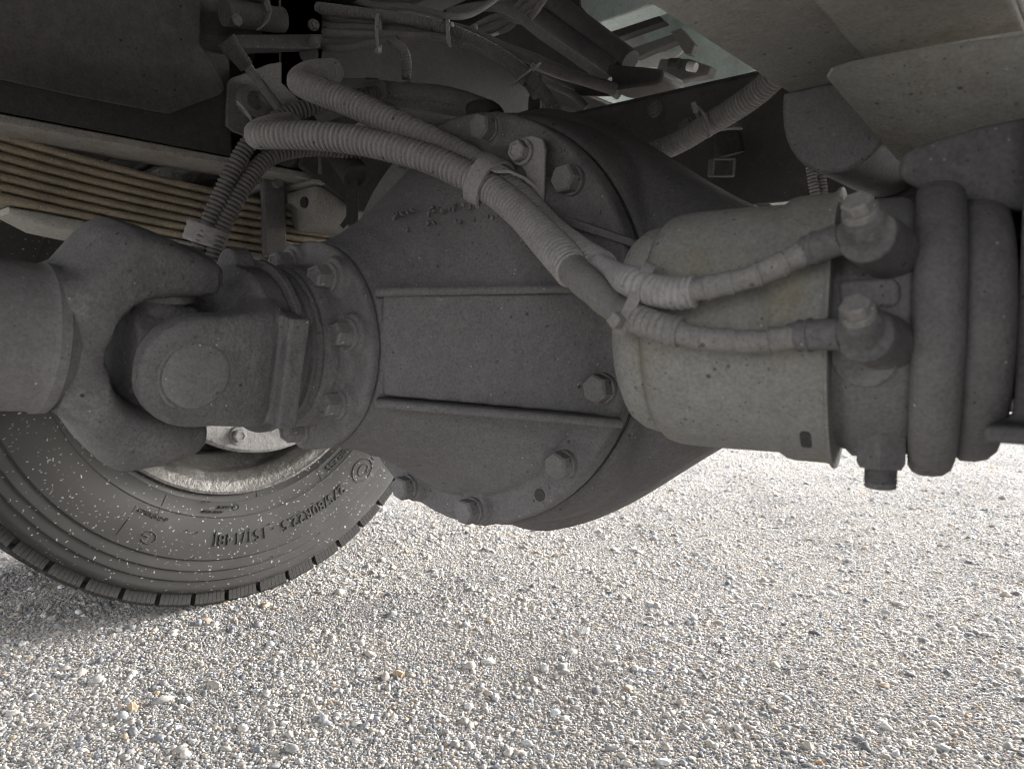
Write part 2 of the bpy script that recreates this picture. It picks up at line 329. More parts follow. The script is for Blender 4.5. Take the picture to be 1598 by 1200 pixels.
def gravel():
    """loose stones: three sizes scattered by geometry nodes over the part of the yard near the axle"""
    bm = BM()
    near = [(-.70, .10), (-.05, .45), (.45, .80), (1.45, .60), (1.7, 0), (1.5, -.9), (.98, -1.95), (.1, -2.5), (-.6, -2.4), (-.8, -.6)]
    far = [(1.7, 0), (1.5, -.9), (.98, -1.95), (.1, -2.5), (-.6, -2.4), (-1.0, -5.2), (1.6, -5.2), (2.8, -2.5), (2.4, -.2)]
    bm.faces.new([bm.verts.new((x, y, GZ)) for x, y in near]); bm.faces.new([bm.verts.new((x, y, GZ)) for x, y in far[::-1]])
    bm.normal_update()
    me = bpy.data.meshes.new('gravel'); bm.to_mesh(me); bm.free()
    at_ = me.attributes.new('near', 'FLOAT', 'FACE'); at_.data[0].value = 1.0; at_.data[1].value = 0.0
    o = bpy.data.objects.new('gravel', me); col.objects.link(o); o['kind'] = 'stuff'
    tag(o, 'loose grey, beige and white gravel stones scattered over the yard', 'gravel')
    me.materials.append(M['stone'])
    ng = bpy.data.node_groups.new('gravel', 'GeometryNodeTree')
    ng.interface.new_socket('Geometry', in_out='INPUT', socket_type='NodeSocketGeometry')
    ng.interface.new_socket('Geometry', in_out='OUTPUT', socket_type='NodeSocketGeometry')
    n = ng.nodes; L = ng.links.new
    gi = n.new('NodeGroupInput'); go = n.new('NodeGroupOutput')
    join = n.new('GeometryNodeJoinGeometry')
    # stone shapes
    g2i = n.new('GeometryNodeJoinGeometry')
    for k in range(5):
        ico = n.new('GeometryNodeMeshIcoSphere'); ico.inputs['Radius'].default_value = 1; ico.inputs['Subdivisions'].default_value = 2
        pos = n.new('GeometryNodeInputPosition')
        nz = n.new('ShaderNodeTexNoise'); nz.noise_dimensions = '4D'; nz.inputs['W'].default_value = k*3.7; nz.inputs['Scale'].default_value = .8; nz.inputs['Detail'].default_value = 2
        L(pos.outputs[0], nz.inputs['Vector'])
        sub = n.new('ShaderNodeVectorMath'); sub.operation = 'SUBTRACT'; L(nz.outputs['Color'], sub.inputs[0]); sub.inputs[1].default_value = (.5, .5, .5)
        scl = n.new('ShaderNodeVectorMath'); scl.operation = 'SCALE'; L(sub.outputs[0], scl.inputs[0]); scl.inputs['Scale'].default_value = 1.9
        sp = n.new('GeometryNodeSetPosition'); L(ico.outputs[0], sp.inputs['Geometry']); L(scl.outputs[0], sp.inputs['Offset'])
        ss = n.new('GeometryNodeSetShadeSmooth'); L(sp.outputs[0], ss.inputs['Geometry']); ss.inputs['Shade Smooth'].default_value = (k % 2 == 0)
        sm = n.new('GeometryNodeSetMaterial'); L(ss.outputs[0], sm.inputs['Geometry']); sm.inputs['Material'].default_value = M['stone']
        gg = n.new('GeometryNodeGeometryToInstance'); L(sm.outputs[0], gg.inputs[0]); L(gg.outputs[0], g2i.inputs[0])
    def layer(dens, smin, smax, seed, nscale, lo, hi, farshare=0.0):
        pos = n.new('GeometryNodeInputPosition')
        nz = n.new('ShaderNodeTexNoise'); nz.noise_dimensions = '4D'; nz.inputs['W'].default_value = seed; nz.inputs['Scale'].default_value = nscale; nz.inputs['Detail'].default_value = 3
        dp = n.new('GeometryNodeDistributePointsOnFaces'); dp.inputs['Seed'].default_value = seed
        na = n.new('GeometryNodeInputNamedAttribute'); na.data_type = 'FLOAT'; na.inputs['Name'].default_value = 'near'
        dm = n.new('ShaderNodeMapRange'); L(na.outputs[0], dm.inputs[0]); dm.inputs[3].default_value = dens*farshare; dm.inputs[4].default_value = dens; L(dm.outputs[0], dp.inputs['Density'])
        L(gi.outputs[0], dp.inputs['Mesh'])
        # thin out by noise after scattering
        L(pos.outputs[0], nz.inputs['Vector'])
        mr = n.new('ShaderNodeMapRange'); L(nz.outputs[0], mr.inputs[0]); mr.inputs[1].default_value = .35; mr.inputs[2].default_value = .65; mr.inputs[3].default_value = lo; mr.inputs[4].default_value = hi
        rk = n.new('FunctionNodeRandomValue'); rk.data_type = 'FLOAT'; rk.inputs['Seed'].default_value = seed+50
        cmp_ = n.new('ShaderNodeMath'); cmp_.operation = 'GREATER_THAN'; L(rk.outputs[1], cmp_.inputs[0]); L(mr.outputs[0], cmp_.inputs[1])
        de = n.new('GeometryNodeDeleteGeometry'); de.domain = 'POINT'; L(dp.outputs['Points'], de.inputs['Geometry']); L(cmp_.outputs[0], de.inputs['Selection'])
        iop = n.new('GeometryNodeInstanceOnPoints'); L(de.outputs[0], iop.inputs['Points']); L(g2i.outputs[0], iop.inputs['Instance']); iop.inputs['Pick Instance'].default_value = True
        ri = n.new('FunctionNodeRandomValue'); ri.data_type = 'INT'; ri.inputs[4].default_value = 0; ri.inputs[5].default_value = 4; ri.inputs['Seed'].default_value = seed+1; L(ri.outputs[2], iop.inputs['Instance Index'])
        rr = n.new('FunctionNodeRandomValue'); rr.data_type = 'FLOAT_VECTOR'; rr.inputs[0].default_value = (-.5, -.5, 0); rr.inputs[1].default_value = (.5, .5, 6.28); rr.inputs['Seed'].default_value = seed+2; L(rr.outputs[0], iop.inputs['Rotation'])
        rs = n.new('FunctionNodeRandomValue'); rs.data_type = 'FLOAT'; rs.inputs[2].default_value = 0; rs.inputs[3].default_value = 1; rs.inputs['Seed'].default_value = seed+3
        pw = n.new('ShaderNodeMath'); pw.operation = 'POWER'; L(rs.outputs[1], pw.inputs[0]); pw.inputs[1].default_value = 2.2
        ms = n.new('ShaderNodeMapRange'); L(pw.outputs[0], ms.inputs[0]); ms.inputs[3].default_value = smin; ms.inputs[4].default_value = smax
        rv = n.new('FunctionNodeRandomValue'); rv.data_type = 'FLOAT_VECTOR'; rv.inputs[0].default_value = (.85, .65, .55); rv.inputs[1].default_value = (1.25, 1.0, .95); rv.inputs['Seed'].default_value = seed+4
        vm = n.new('ShaderNodeVectorMath'); vm.operation = 'SCALE'; L(rv.outputs[0], vm.inputs[0]); L(ms.outputs[0], vm.inputs['Scale']); L(vm.outputs[0], iop.inputs['Scale'])
        L(iop.outputs[0], join.inputs[0])
    layer(180000, .0012, .0028, 11, 3.0, .85, 1.0, .3)
    layer(15000, .0021, .0050, 12, 5.0, .12, 1.0, .8)
    layer(1500, .0042, .0080, 13, 4.0, .05, 1.0, .9)
    layer(110, .0065, .0115, 14, 3.0, .3, 1.0, 1.0)
    L(join.outputs[0], go.inputs[0])
    md = o.modifiers.new('scatter', 'NODES'); md.node_group = ng
gravel()

# far scatter of bigger stones is carried by the ground material; the truck follows
def deck():
    t = thing('truck_bed', 'underside of the truck bed above the frame, pale green steel at its rear', 'truck bed', (0, 0, 1.25))
    bm = BM(); boxe(bm, -1.2, 1.2, -.62, 3.2, 1.25, 1.32); obj('floor_panel', bm, 'black', t, smooth=False)
    bm = BM(); boxe(bm, -1.2, 1.2, -2.0, -.622, 1.252, 1.318); obj('rear_panel', bm, 'green', t, smooth=False)
    for y in (-.75, -1.1, -1.5, -1.9):
        bm = BM(); boxe(bm, -1.15, 1.15, y-.03, y+.03, 1.17, 1.25); tag(obj('cross_sill', bm, 'green', t, bevel=.004), 'pale green cross sill')
    for y in (-.4, .2, .9, 1.6, 2.3):
        bm = BM(); boxe(bm, -1.15, 1.15, y-.03, y+.03, 1.16, 1.25); obj('cross_sill', bm, 'black', t, bevel=.004)
deck()

def frame_rail(sgn):
    far = sgn > 0
    lab = 'far chassis rail with a pale bottom lip above the brown leaf spring' if far else 'near chassis rail with speckled brown underside at the upper right'
    t = thing('chassis_rail', lab, 'chassis rail', (.36*sgn, 0, .7), 'chassis rails')
    if far:
        bm = BM(); boxe(bm, .425, .434, -1.4, 3.0, .705, .98); obj('web', bm, 'black', t, bevel=.002)
        bm = BM(); boxe(bm, .348, .424, -1.4, 3.0, .695, .705); obj('bottom_flange', bm, 'rail', t, bevel=.002)
        bm = BM(); boxe(bm, .348, .424, -1.4, 3.0, .972, .98); obj('top_flange', bm, 'black', t, bevel=.002)
    else:
        bm = BM(); boxe(bm, -.342, -.334, -1.4, 3.0, .685, .96); obj('web', bm, 'black', t, bevel=.002)
        bm = BM(); boxe(bm, -.415, -.333, -1.4, 3.0, .674, .6845); obj('bottom_flange', bm, 'rail_brown', t, bevel=.002)
        bm = BM(); boxe(bm, -.415, -.343, -1.4, 3.0, .95, .96); obj('top_flange', bm, 'black', t, bevel=.002)
    return t
frame_rail(1); frame_rail(-1)

# ------------------------------------------------------------------ leaf springs
def leaf_spring(far):
    if far: t = thing('leaf_spring', 'mud-brown multi-leaf spring beneath the far chassis rail', 'leaf spring', (.45, 0, .6), 'leaf springs')
    else: t = thing('leaf_spring', 'near leaf spring with wide dusty underside beside the brake chamber', 'leaf spring', (-.455, 0, .62), 'leaf springs')
    xc = .452 if far else -.458; wd = .09
    n = 8
    half = [.80, .80, .74, .68, .62, .57, .52, .44]
    for i in range(n if far else 4):
        h = half[i]; th = .0092 if i < n-1 else .016
        ztop = (.668 if far else .700) - i*.0112
        yc = -.02
        prof = []
        K = 26
        for k in range(K+1):
            y = yc - h + 2*h*k/K
            z = ztop + .16*(y-yc)**2
            e = min(1, (h-abs(y-yc))/.03)
            prof.append((y, z, th*(.45+.55*e)))
        bm = BM()
        rs = []
        for y, z, tt in prof:
            e = min(1, (h-abs(y-yc))/.05); w2 = wd/2*(.62+.38*math.sqrt(max(0, e)))
            r = min(.0042, tt*.45)
            ring = []
            for cx, cz, a0 in ((xc+w2-r, z-r, 0), (xc-w2+r, z-r, 90), (xc-w2+r, z-tt+r, 180), (xc+w2-r, z-tt+r, 270)):
                for a in (0, 45, 90):
                    ring.append((cx+r*math.cos(R(a0+a)), y, cz+r*math.sin(R(a0+a))))
            rs.append(ring)
        rings(bm, rs)
        o = obj('leaf', bm, 'spring' if (far and i < n-1) else 'rail_brown', t, sharp=50)
    if far:
        # rebound clip beside the axle
        bm = BM(); boxe(bm, .390, .402, .083, .118, .585, .705); boxe(bm, .500, .512, .083, .118, .585, .705); boxe(bm, .390, .512, .083, .118, .571, .583)
        obj('clip', bm, 'grey_pl', t, bevel=.003)
        bm = BM(); cyl(bm, (.47, .1, .69), (.38, .1, .69), .006, 12); obj('clip_bolt', bm, 'bolt', t)
    return t
leaf_spring(True); leaf_spring(False)

def bump_stop(xc, y0, y1, ztop, h, wid, mat, label):
    """half-barrel stop pad hanging under the rail"""
    t = thing('bump_stop', label, 'bump stop', (xc, (y0+y1)/2, ztop-h), 'bump stops')
    prof = []
    for k in range(17):
        a = math.pi*k/16
        prof.append((xc+wid/2*math.cos(a), ztop-h*.22-h*.78*math.sin(a)))
    prof = [(xc+wid/2, ztop)] + prof + [(xc-wid/2, ztop)]
    bm = BM(); rings(bm, [[(x, y, z) for x, z in prof] for y in (y0, y1)]); obj('pad', bm, mat, t, bevel=.003)
    if xc < 0: return t
    bm = BM(); boxe(bm, xc-wid/2-.012, xc+wid/2+.012, y0-.01, y1+.01, ztop+.0005, ztop+.006); obj('mounting_plate', bm, mat, t, bevel=.001)
    bm = BM(); lathe(bm, [(0, .008), (.004, .008)], (xc-.012, y1, ztop-h*.35), (0, 1, 0), 16); obj('hole_shade_disc', bm, 'black', t)  # solid black disc paints the shade inside a small hole
    return t
bump_stop(.385, -.085, .062, .6885, .062, .075, 'bump_st', 'pale half-barrel bump stop under the far rail, beside the springs')
bump_stop(-.375, -.075, .062, .6735, .072, .090, 'cast', 'dark round-bottomed bump stop under the near chassis rail')

# ------------------------------------------------------------------ crossmembers behind the axle
def crossmember():
    t = thing('crossmember', 'dark riveted crossmember behind the differential', 'crossmember', (0, -.4, .68))
    bm = BM()
    prism(bm, [(-.330, -.35, .656), (-.330, -.35, .838), (-.330, -.372, .850), (-.330, -.46, .850), (-.330, -.46, .842), (-.330, -.374, .842), (-.330, -.358, .834), (-.330, -.356, .656)], (.748, 0, .014)); obj('beam', bm, 'plate', t, bevel=.002)
    for px_ in ((.15, .815), (.11, .80), (.035, .826), (-.02, .79), (.2, .82)):
        hexbolt(t, (px_[0], -.349, px_[1]), (0, 1, .1), .010, .006, 'grey_pl', 1.3, 'rivet', dish=False)
    return t
crossmember()

# ================================================================== WHEEL
def polar(r, phi, x): return Vector((x, -r*math.sin(phi), AX + r*math.cos(phi)))   # phi clockwise from the top, seen from the camera side
def tyre_text(parent, s, r, phi_deg, size, x, name='lettering', raise_=.0012, shear=0.0, xscale=1.0):
    """raised moulded letters bent round the sidewall, tops pointing outwards"""
    cu = bpy.data.curves.new('txt', 'FONT'); cu.body = s; cu.size = size; cu.extrude = raise_; cu.align_x = 'CENTER'; cu.align_y = 'CENTER'; cu.shear = shear
    cu.resolution_u = 3; cu.space_character = 1.05
    ob = bpy.data.objects.new('txt', cu); col.objects.link(ob)
    dg = bpy.context.evaluated_depsgraph_get(); me = bpy.data.meshes.new_from_object(ob.evaluated_get(dg))
    bpy.data.objects.remove(ob)
    for v in me.vertices:
        rr = r + v.co.y; ph = R(phi_deg) + v.co.x*xscale/r
        v.co = polar(rr, ph, x(rr) - .0002 - v.co.z - raise_*.6)
    me.name = name
    return link(name, me, 'tyre', parent, False)

XW = .677
SIDE = [(.020, .286), (.010, .293), (.003, .303), (-.003, .312), (-.0045, .3135), (-.0042, .316), (-.0075, .330), (-.0098, .3385), (-.0108, .3395), (-.0108, .341), (-.0102, .342),
        (-.0140, .356), (-.0170, .376), (-.0172, .392), (-.0165, .405), (-.0158, .414), (-.0128, .4165), (-.0135, .4275), (-.0130, .4335), (-.0098, .436), (-.0100, .446), (-.0090, .4515), (-.0055, .454), (-.0050, .465), (-.0030, .471), (.0006, .4745), (.006, .477), (.012, .478)]
def side_x(r):
    for (a, ra), (b, rb) in zip(SIDE[:-1], SIDE[1:]):
        if ra <= r <= rb and rb > ra: return XW + a + (b-a)*(r-ra)/(rb-ra)
    return XW
def make_wheel(name, label, detailed, dx=0.0, mirror=False, group='rear wheels'):
    t = thing(name, label, 'wheel', (XW+.13, 0, GZ), group)
    W = .262
    prof = [(XW+a, r) for a, r in SIDE] + [(XW+W-a, r) for a, r in SIDE[::-1]]
    bm = BM(); lathe(bm, [(x, r) for x, r in prof] + [(XW+W-.03, .284), (XW+.03, .284)], (0, 0, AX), (1, 0, 0), 220, cap=False, close=True)
    ty = obj('tyre', bm, 'tyre', t, sharp=30)
    # shoulder blocks, cut by sipes
    nb = 49; a0 = 2*math.pi/nb
    def block(x0, x1, r0, r1, gap, sip):
        bm = BM(); k = 7 if sip else 3
        use = a0*(1-gap); da = use/k
        for q in range(k):
            b0 = -use/2 + q*da; b1 = b0 + da*(.93 if sip else .97)
            P = []
            for b in (b0, b1):
                for (x, r) in ((x0+.0025, r0), (x0+.0008, r1-.005), (x0+.004, r1), (x1, r1), (x1, r0)):
                    P.append(bm.verts.new((x, -r*math.sin(b), r*math.cos(b))))
            bm.faces.new(P[:5]); bm.faces.new(P[5:][::-1])
            for i in range(5): bm.faces.new((P[i], P[(i+1) % 5], P[5+(i+1) % 5], P[5+i]))
        bmesh.ops.recalc_face_normals(bm, faces=bm.faces)
        me = bpy.data.meshes.new('tread_block'); bm.to_mesh(me); bm.free(); me.materials.append(M['rubber']); return me
    rows = [(XW+.004, XW+.052, .470, .500, .13, True)]
    if detailed: rows += [(XW+.062, XW+.10, .470, .501, .12, False)]
    rows += [(XW+W-.052, XW+W-.006, .470, .500, .13, False)]
    for ri, rw in enumerate(rows):
        me = block(*rw)
        for k in range(nb):
            mw = Matrix.Translation((0, 0, AX)) @ Matrix.Rotation(-(k+.5*(ri % 2))*a0 - .35*a0, 4, 'X')
            link('tread_block', me, None, ty, False, mw)
    bm = BM(); lathe(bm, [(XW+.012, .47), (XW+.014, .486), (XW+W-.014, .486), (XW+W-.012, .47)], (0, 0, AX), (1, 0, 0), 160, cap=False, close=True); obj('tread_base', bm, 'rubber', ty)
    # rim: rolled flange, bead seat, drop centre, wheel disc
    bm = BM()
    rp = [(XW+.000, .2915), (XW-.0035, .2965), (XW-.0030, .3010), (XW+.0015, .3030), (XW+.006, .3005), (XW+.010, .291), (XW+.03, .286), (XW+.06, .283), (XW+.085, .258), (XW+.15, .256), (XW+.19, .283), (XW+.245, .288), (XW+.256, .300),
          (XW+.262, .297), (XW+.25, .276), (XW+.20, .272), (XW+.16, .240), (XW+.085, .240), (XW+.062, .258), (XW+.045, .2635), (XW+.030, .2625), (XW+.020, .2660), (XW+.014, .2720), (XW+.006, .2770), (XW+.001, .2840)]
    lathe(bm, rp, (0, 0, AX), (1, 0, 0), 160, cap=False, close=True); rim = obj('rim', bm, 'rim', t, sharp=40)
    bm = BM(); lathe(bm, [(XW+.17, .247), (XW+.2, .235), (XW+.235, .19), (XW+.24, .10), (XW+.25, .10), (XW+.245, .195), (XW+.21, .242), (XW+.18, .2475)], (0, 0, AX), (1, 0, 0), 96, cap=False, close=True); obj('wheel_disc', bm, 'rim', t)
    if detailed:
        tyre_text(ty, '275/80R22.5 - 151/148J', .378, 169.5, .0285, side_x, 'size_lettering')
        tyre_text(ty, 'TUBELESS', .3265, 141.5, .0165, side_x, 'tubeless_lettering', xscale=1.15)
        tyre_text(ty, 'e-balance', .3555, 209, .0125, side_x, 'script_lettering', shear=.3, xscale=1.1)
        tyre_text(ty, 'S2  0039161', .3225, 187.5, .0062, side_x, 'approval_lettering')
        tyre_text(ty, '025237  S2WR2', .3305, 192.0, .0055, side_x, 'approval_lettering')
        # rings and curls of the moulded emblems
        def mark(pts, nm, w=.0016):
            bm = BM(); tube(bm, pts, w, step=.002, seg=8); o = obj(nm, bm, 'tyre', ty); return o
        def onside(r, phi): return polar(r, R(phi), side_x(r)-.0002)
        def curl(rc, pc, pts, nm, w=.0014): mark([onside(rc+dy, pc+math.degrees(dx/rc)) for dx, dy in pts], nm, w)
        el = [(.030*math.cos(a)*.9, .021*math.sin(a)) for a in [2*math.pi*i/24 for i in range(4, 27)]]
        curl(.384, 139.6, el+[(.006, .020), (-.022, .034)], 'emblem_ring', .0013)
        curl(.384, 139.6, [(.014*math.cos(a)-.002, .009*math.sin(a)) for a in [2*math.pi*i/16 for i in range(0, 17)]] + [(.004, .010), (-.02, .018), (-.03, .026)], 'emblem_curl', .0012)
        curl(.386, 132.5, [(-.012, -.018), (.004, -.018), (.004, -.006), (.012, -.006), (.012, .004)], 'emblem_bar', .0013)
        curl(.396, 131.0, [(-.012, .012), (.006, -.008), (.016, -.008)], 'emblem_bar', .0013)
        curl(.390, 208, [(.012*math.cos(a), .010*math.sin(a)) for a in [2*math.pi*i/20 for i in range(2, 20)]] + [(-.002, .0), (.012, -.001)], 'script_emblem', .0011)
        curl(.324, 184.4, [(.0058*math.cos(a), .0058*math.sin(a)) for a in [2*math.pi*i/16 for i in range(17)]], 'approval_ring', .0007)
        for ph, r0, r1 in ((207.5, .316, .352), (214.5, .352, .404), (152, .316, .338), (176, .306, .3125), (147, .306, .3125)):
            mark([onside(r0 + (r1-r0)*k/4, ph+(k*.15)) for k in range(5)], 'mould_line', .0006)
        # small vent nibs
        for k in range(26):
            r_ = random.choice((.314, .340, .366, .41, .43)); p_ = onside(r_, random.uniform(120, 250)); bm = BM(); cyl(bm, p_, p_+Vector((-.003, random.uniform(-.003, .003), 0)), .0009, 6); obj('vent_nib', bm, 'rubber', ty)
    return t
wheel = make_wheel('truck_wheel', 'mud-flecked tyre on a rusty rim at the lower left, sidewall facing the camera', True)
brk = thing('brake_drum', 'pitted pale grey brake drum inside the rusty rim', 'brake drum', (.62, 0, AX-.21))
bm = BM(); lathe(bm, [(.598, .214), (.602, .2185), (.612, .2195), (.640, .2175), (.66, .205), (.80, .204), (.80, .10), (.62, .10), (.615, .15), (.604, .168), (.598, .19)], (0, 0, AX), (1, 0, 0), 120, cap=False, close=True)
obj('drum_shell', bm, 'drum', brk, sharp=40)
for a in range(10):
    ph = R(197 + a*36); p = polar(.192, ph, .5985)
    hexbolt(brk, p, (-1, 0, 0), .0115, .011, 'drum', 1.35, 'stud_nut')

# outer twin and the near-side wheel are plain copies of the inner one
def copy_wheel(dx, flip, label):
    r = bpy.data.objects.new('truck_wheel', None); col.objects.link(r); r.empty_display_size = .02
    tag(r, label, 'wheel', 'rear wheels')
    x = XW+.13; r.location = (dx, 0, GZ); WORLD[r.name] = Matrix.Translation(r.location)
    T = Matrix.Translation((dx-x, 0, 0)) if not flip else Matrix.Translation((dx, 0, 0)) @ Matrix.Rotation(math.pi, 4, 'Z') @ Matrix.Translation((-x, 0, 0))
    for ch in [c for c in wheel.children]:
        c = ch.copy(); col.objects.link(c); c.parent = r; c.matrix_parent_inverse = WORLD[r.name].inverted(); c.matrix_basis = T @ (WORLD.get(ch.name, Matrix.Identity(4)))
        WORLD[c.name] = c.matrix_basis.copy()
        for gch in ch.children:
            if not gch.name.startswith('tread_b'): continue
            d = gch.copy(); col.objects.link(d); d.parent = c; d.matrix_parent_inverse = WORLD[c.name].inverted(); d.matrix_basis = T @ gch.matrix_basis
copy_wheel(XW+.13+.318, True, 'outer twin tyre partly hidden behind the inner mud-flecked wheel')
copy_wheel(-(XW+.13), True, 'near-side rear wheel just beyond the right edge of the picture')  # out of view, included to block light from the near side

# ================================================================== REAR AXLE
axle = thing('rear_axle', 'dusty grey axle housing with bolted differential and pinion nose', 'axle', (0, 0, AX-.25))
def housing():
    bm = BM()
    H = [(0, .262), (.05, .246), (.1, .223), (.15, .192), (.2, .157), (.26, .118), (.33, .083), (.38, .074), (.60, .072)]
    def hh(x):
        x = abs(x)
        for (a, ha), (b, hb) in zip(H[:-1], H[1:]):
            if a <= x <= b: return ha+(hb-ha)*(x-a)/(b-a)
        return H[-1][1]
    hl = hh
    def hh(x): return sum(hl(abs(x)+d_) if abs(x)+d_ > 0 else hl(-(abs(x)+d_)) for d_ in (-.03, -.02, -.01, 0, .01, .02, .03))/7 if abs(x) < .55 else hl(x)
    rs = []
    for k in range(61):
        x = -.60+1.2*k/60; h = hh(x)
        f = max(0., min(1., (h-.072)/(.247-.072)))
        yf = .072+(.030)*f; yb = -.072-.10*f
        ring = []
        for i in range(48):
            a = 2*math.pi*i/48; ca, sa = math.cos(a), math.sin(a); e = .85
            cy_, sy = math.copysign(abs(ca)**e, ca), math.copysign(abs(sa)**e, sa)
            ring.append((x, (yf+yb)/2+(yf-yb)/2*cy_, AX+h*sy))
        rs.append(ring)
    rings(bm, rs)
    lathe(bm, [(-.03, .212), (.0, .234), (.05, .2325), (.078, .2275), (.0845, .2240)], (0, 0, AX), (0, 1, 0), 128)
    obj('housing', bm, 'housing', axle, remesh=.0035, relax=6)
    bm = BM(); lathe(bm, [(.083, .2205), (.0885, .2205)], (0, 0, AX), (0, 1, 0), 128); obj('gasket', bm, 'black', axle)
housing()
PX, PZ = .066, .462          # pinion axis
def carrier():
    bm = BM()
    lathe(bm, [(.0885, .2215), (.110, .2215), (.1135, .218)], (0, 0, AX), (0, 1, 0), 128)
    sec = [(.105, 0, AX, .196), (.122, .004, AX-.001, .186), (.150, .020, .481, .160), (.180, .036, .474, .135), (.21, .052, .468, .116), (.235, .060, .464, .106), (.252, PX, PZ, .103)]
    rings(bm, [[(cx+r*math.cos(2*math.pi*i/96), y, cz+r*math.sin(2*math.pi*i/96)) for i in range(96)] for y, cx, cz, r in sec])
    # bearing bulge: flat wall between the two side ribs
    a, b = Vector((-.040, .252, 0)), Vector((-.196, .108, 0))
    inn = Vector((.70, -.72, 0))*.07
    prism(bm, [a+Vector((0, 0, .417)), a+Vector((0, 0, .510)), b+Vector((0, 0, .512)), b+Vector((0, 0, .398))], inn)
    # bosses under the flange bolts
    for ang, ln in ((76, .018), (40, .012), (-18, .012), (-43, .012), (-81, .03), (-111, .03), (8, .012), (112, .02), (148, .02), (-148, .02), (178, .02)):
        x, z = -.2015*math.cos(R(ang)), AX+.2015*math.sin(R(ang))
        lathe(bm, [(.108, .0215), (.1115+ln*.45, .0175)], (x, 0, z), (0, 1, 0), 32)
    c = obj('differential_carrier', bm, 'cast', axle, remesh=.0026, relax=5)
    for za, zb, yo, nm in ((.512, .516, 0, 'upper'), (.411, .393, 0, 'lower')):
        bm = BM(); up = Vector((0, 0, .0042)); o_ = Vector((-.70, .72, 0))
        A, B = Vector((-.036, .256, za)), Vector((-.208, .1135, zb))
        if nm == 'upper': B = Vector((-.190, .116, zb))
        pr = .011 if nm == 'lower' else .005
        rs = []
        for k in range(13):
            p = A.lerp(B, k/12)
            rs.append([p+o_*.0-up, p+o_*pr*.8-up*.9, p+o_*pr, p+o_*pr*.8+up*.9, p+up, p-o_*.03+up*1.3, p-o_*.03-up*1.3])
        rings(bm, rs); obj('rib', bm, 'cast', c, sharp=70)
    for ang in (76, 40, -18, -43, -81, -111, 8, 112, 148, -148, 178):
        x, z = -.2025*math.cos(R(ang)), AX+.2025*math.sin(R(ang))
        y = .1145+(.014 if ang in (-81, -111) else .007)
        hexbolt(c, (x, y-.002, z), (0, 1, 0), .0138, .016, 'bolt', 1.02, 'flange_bolt', random.uniform(0, 1), dish=False)
    bm = BM(); x, z = -.2*math.cos(R(-57)), AX+.208*math.sin(R(-57)); lathe(bm, [(.1, .0066), (.1142, .0066)], (-.113, 0, .313), (0, 1, 0), 20); obj('hole_shade_plug', bm, 'black', c)  # flush black plug paints the dark inside of a bolt hole
    # cast foundry figures, worn to crumbs
    rnd = random.Random(3)
    bm = BM()
    for k in range(46):
        u = k/46; px = 598+95*u+rnd.uniform(-4, 4); 
        y = .205-.075*u; x0 = .03-.06*u
        zt = .590+.014*u+rnd.choice((0, 0, -.012))+rnd.uniform(-.004, .004)
        # project on the cone flank facing the camera
        t_ = (y-.105)/.147; r_ = .103+(.196-.103)*(1-t_)**1.25; cx_ = PX*t_; cz_ = AX+(PZ-AX)*t_
        dz = min(.95, (zt-cz_)/r_); xx = cx_-r_*math.sqrt(max(0, 1-dz*dz))
        box(bm, (xx+.0012, y, zt), (.004, rnd.uniform(.0015, .004), rnd.uniform(.0015, .004)), Matrix.Rotation(rnd.uniform(0, 3), 3, 'Y'))
    obj('casting_figures', bm, 'cast', c, smooth=False)
    rnd = random.Random(5); bm = BM()
    for k in range(14): box(bm, (-.128-.013*(k % 5)/4, .1136, .648-.008*(k//5)+rnd.uniform(-.002, .002)), (.0022, .0015, rnd.uniform(.002, .005)), Matrix.Rotation(rnd.uniform(0, 3), 3, 'Y'))
    obj('casting_figures', bm, 'cast', c, smooth=False)
    return c
carrier()
def cage():
    """bearing cage in front of the carrier: scalloped flange, bosses, seal rings"""
    bm = BM(); c = (PX, 0, PZ)
    angs = [129, 172, 220, 270, 80, 34, -10]
    lathe(bm, [(.2525, .104), (.2605, .104), (.2635, .100), (.266, .080), (.284, .0775), (.287, .076)], c, (0, 1, 0), 96)
    for a in angs:
        x, z = PX+.083*math.cos(R(a)), PZ+.083*math.sin(R(a))
        lathe(bm, [(.2525, .0215), (.2715, .0195)], (x, 0, z), (0, 1, 0), 32)
        f_ = Matrix.Rotation(-R(a), 3, 'Y'); box(bm, (PX+.066*math.cos(R(a)), .2645, PZ+.066*math.sin(R(a))), (.035, .011, .026), f_)
    o = obj('pinion_cage', bm, 'cast', axle, remesh=.0022, relax=4)
    for a in angs:
        x, z = PX+.083*math.cos(R(a)), PZ+.083*math.sin(R(a))
        hexbolt(o, (x, .2718, z), (0, 1, 0), .0118, .0185, 'bolt', 1.25, 'cage_bolt', random.uniform(0, 1))
    bm = BM(); lathe(bm, [(.280, .0790), (.290, .0790), (.292, .0770), (.2935, .0755), (.296, .0775), (.298, .0775), (.2995, .0745), (.302, .0755), (.305, .0755), (.3065, .0715), (.312, .0705), (.315, .068), (.3155, .060), (.306, .056)], c, (0, 1, 0), 96); obj('seal_ring', bm, 'cast_rough', o, sharp=50)
    bm = BM(); lathe(bm, [(.30, .052), (.33, .052)], c, (0, 1, 0), 64); obj('pinion_neck', bm, 'cast', o)
    # breather stub beside the upper rib
    bm = BM(); cyl(bm, (0.1695, 0.0200, 0.6938), (0.1937, 0.0600, 0.6446), .017, 24); obj('breather_stub', bm, 'housing', axle, bevel=.002)
    return o
cage()
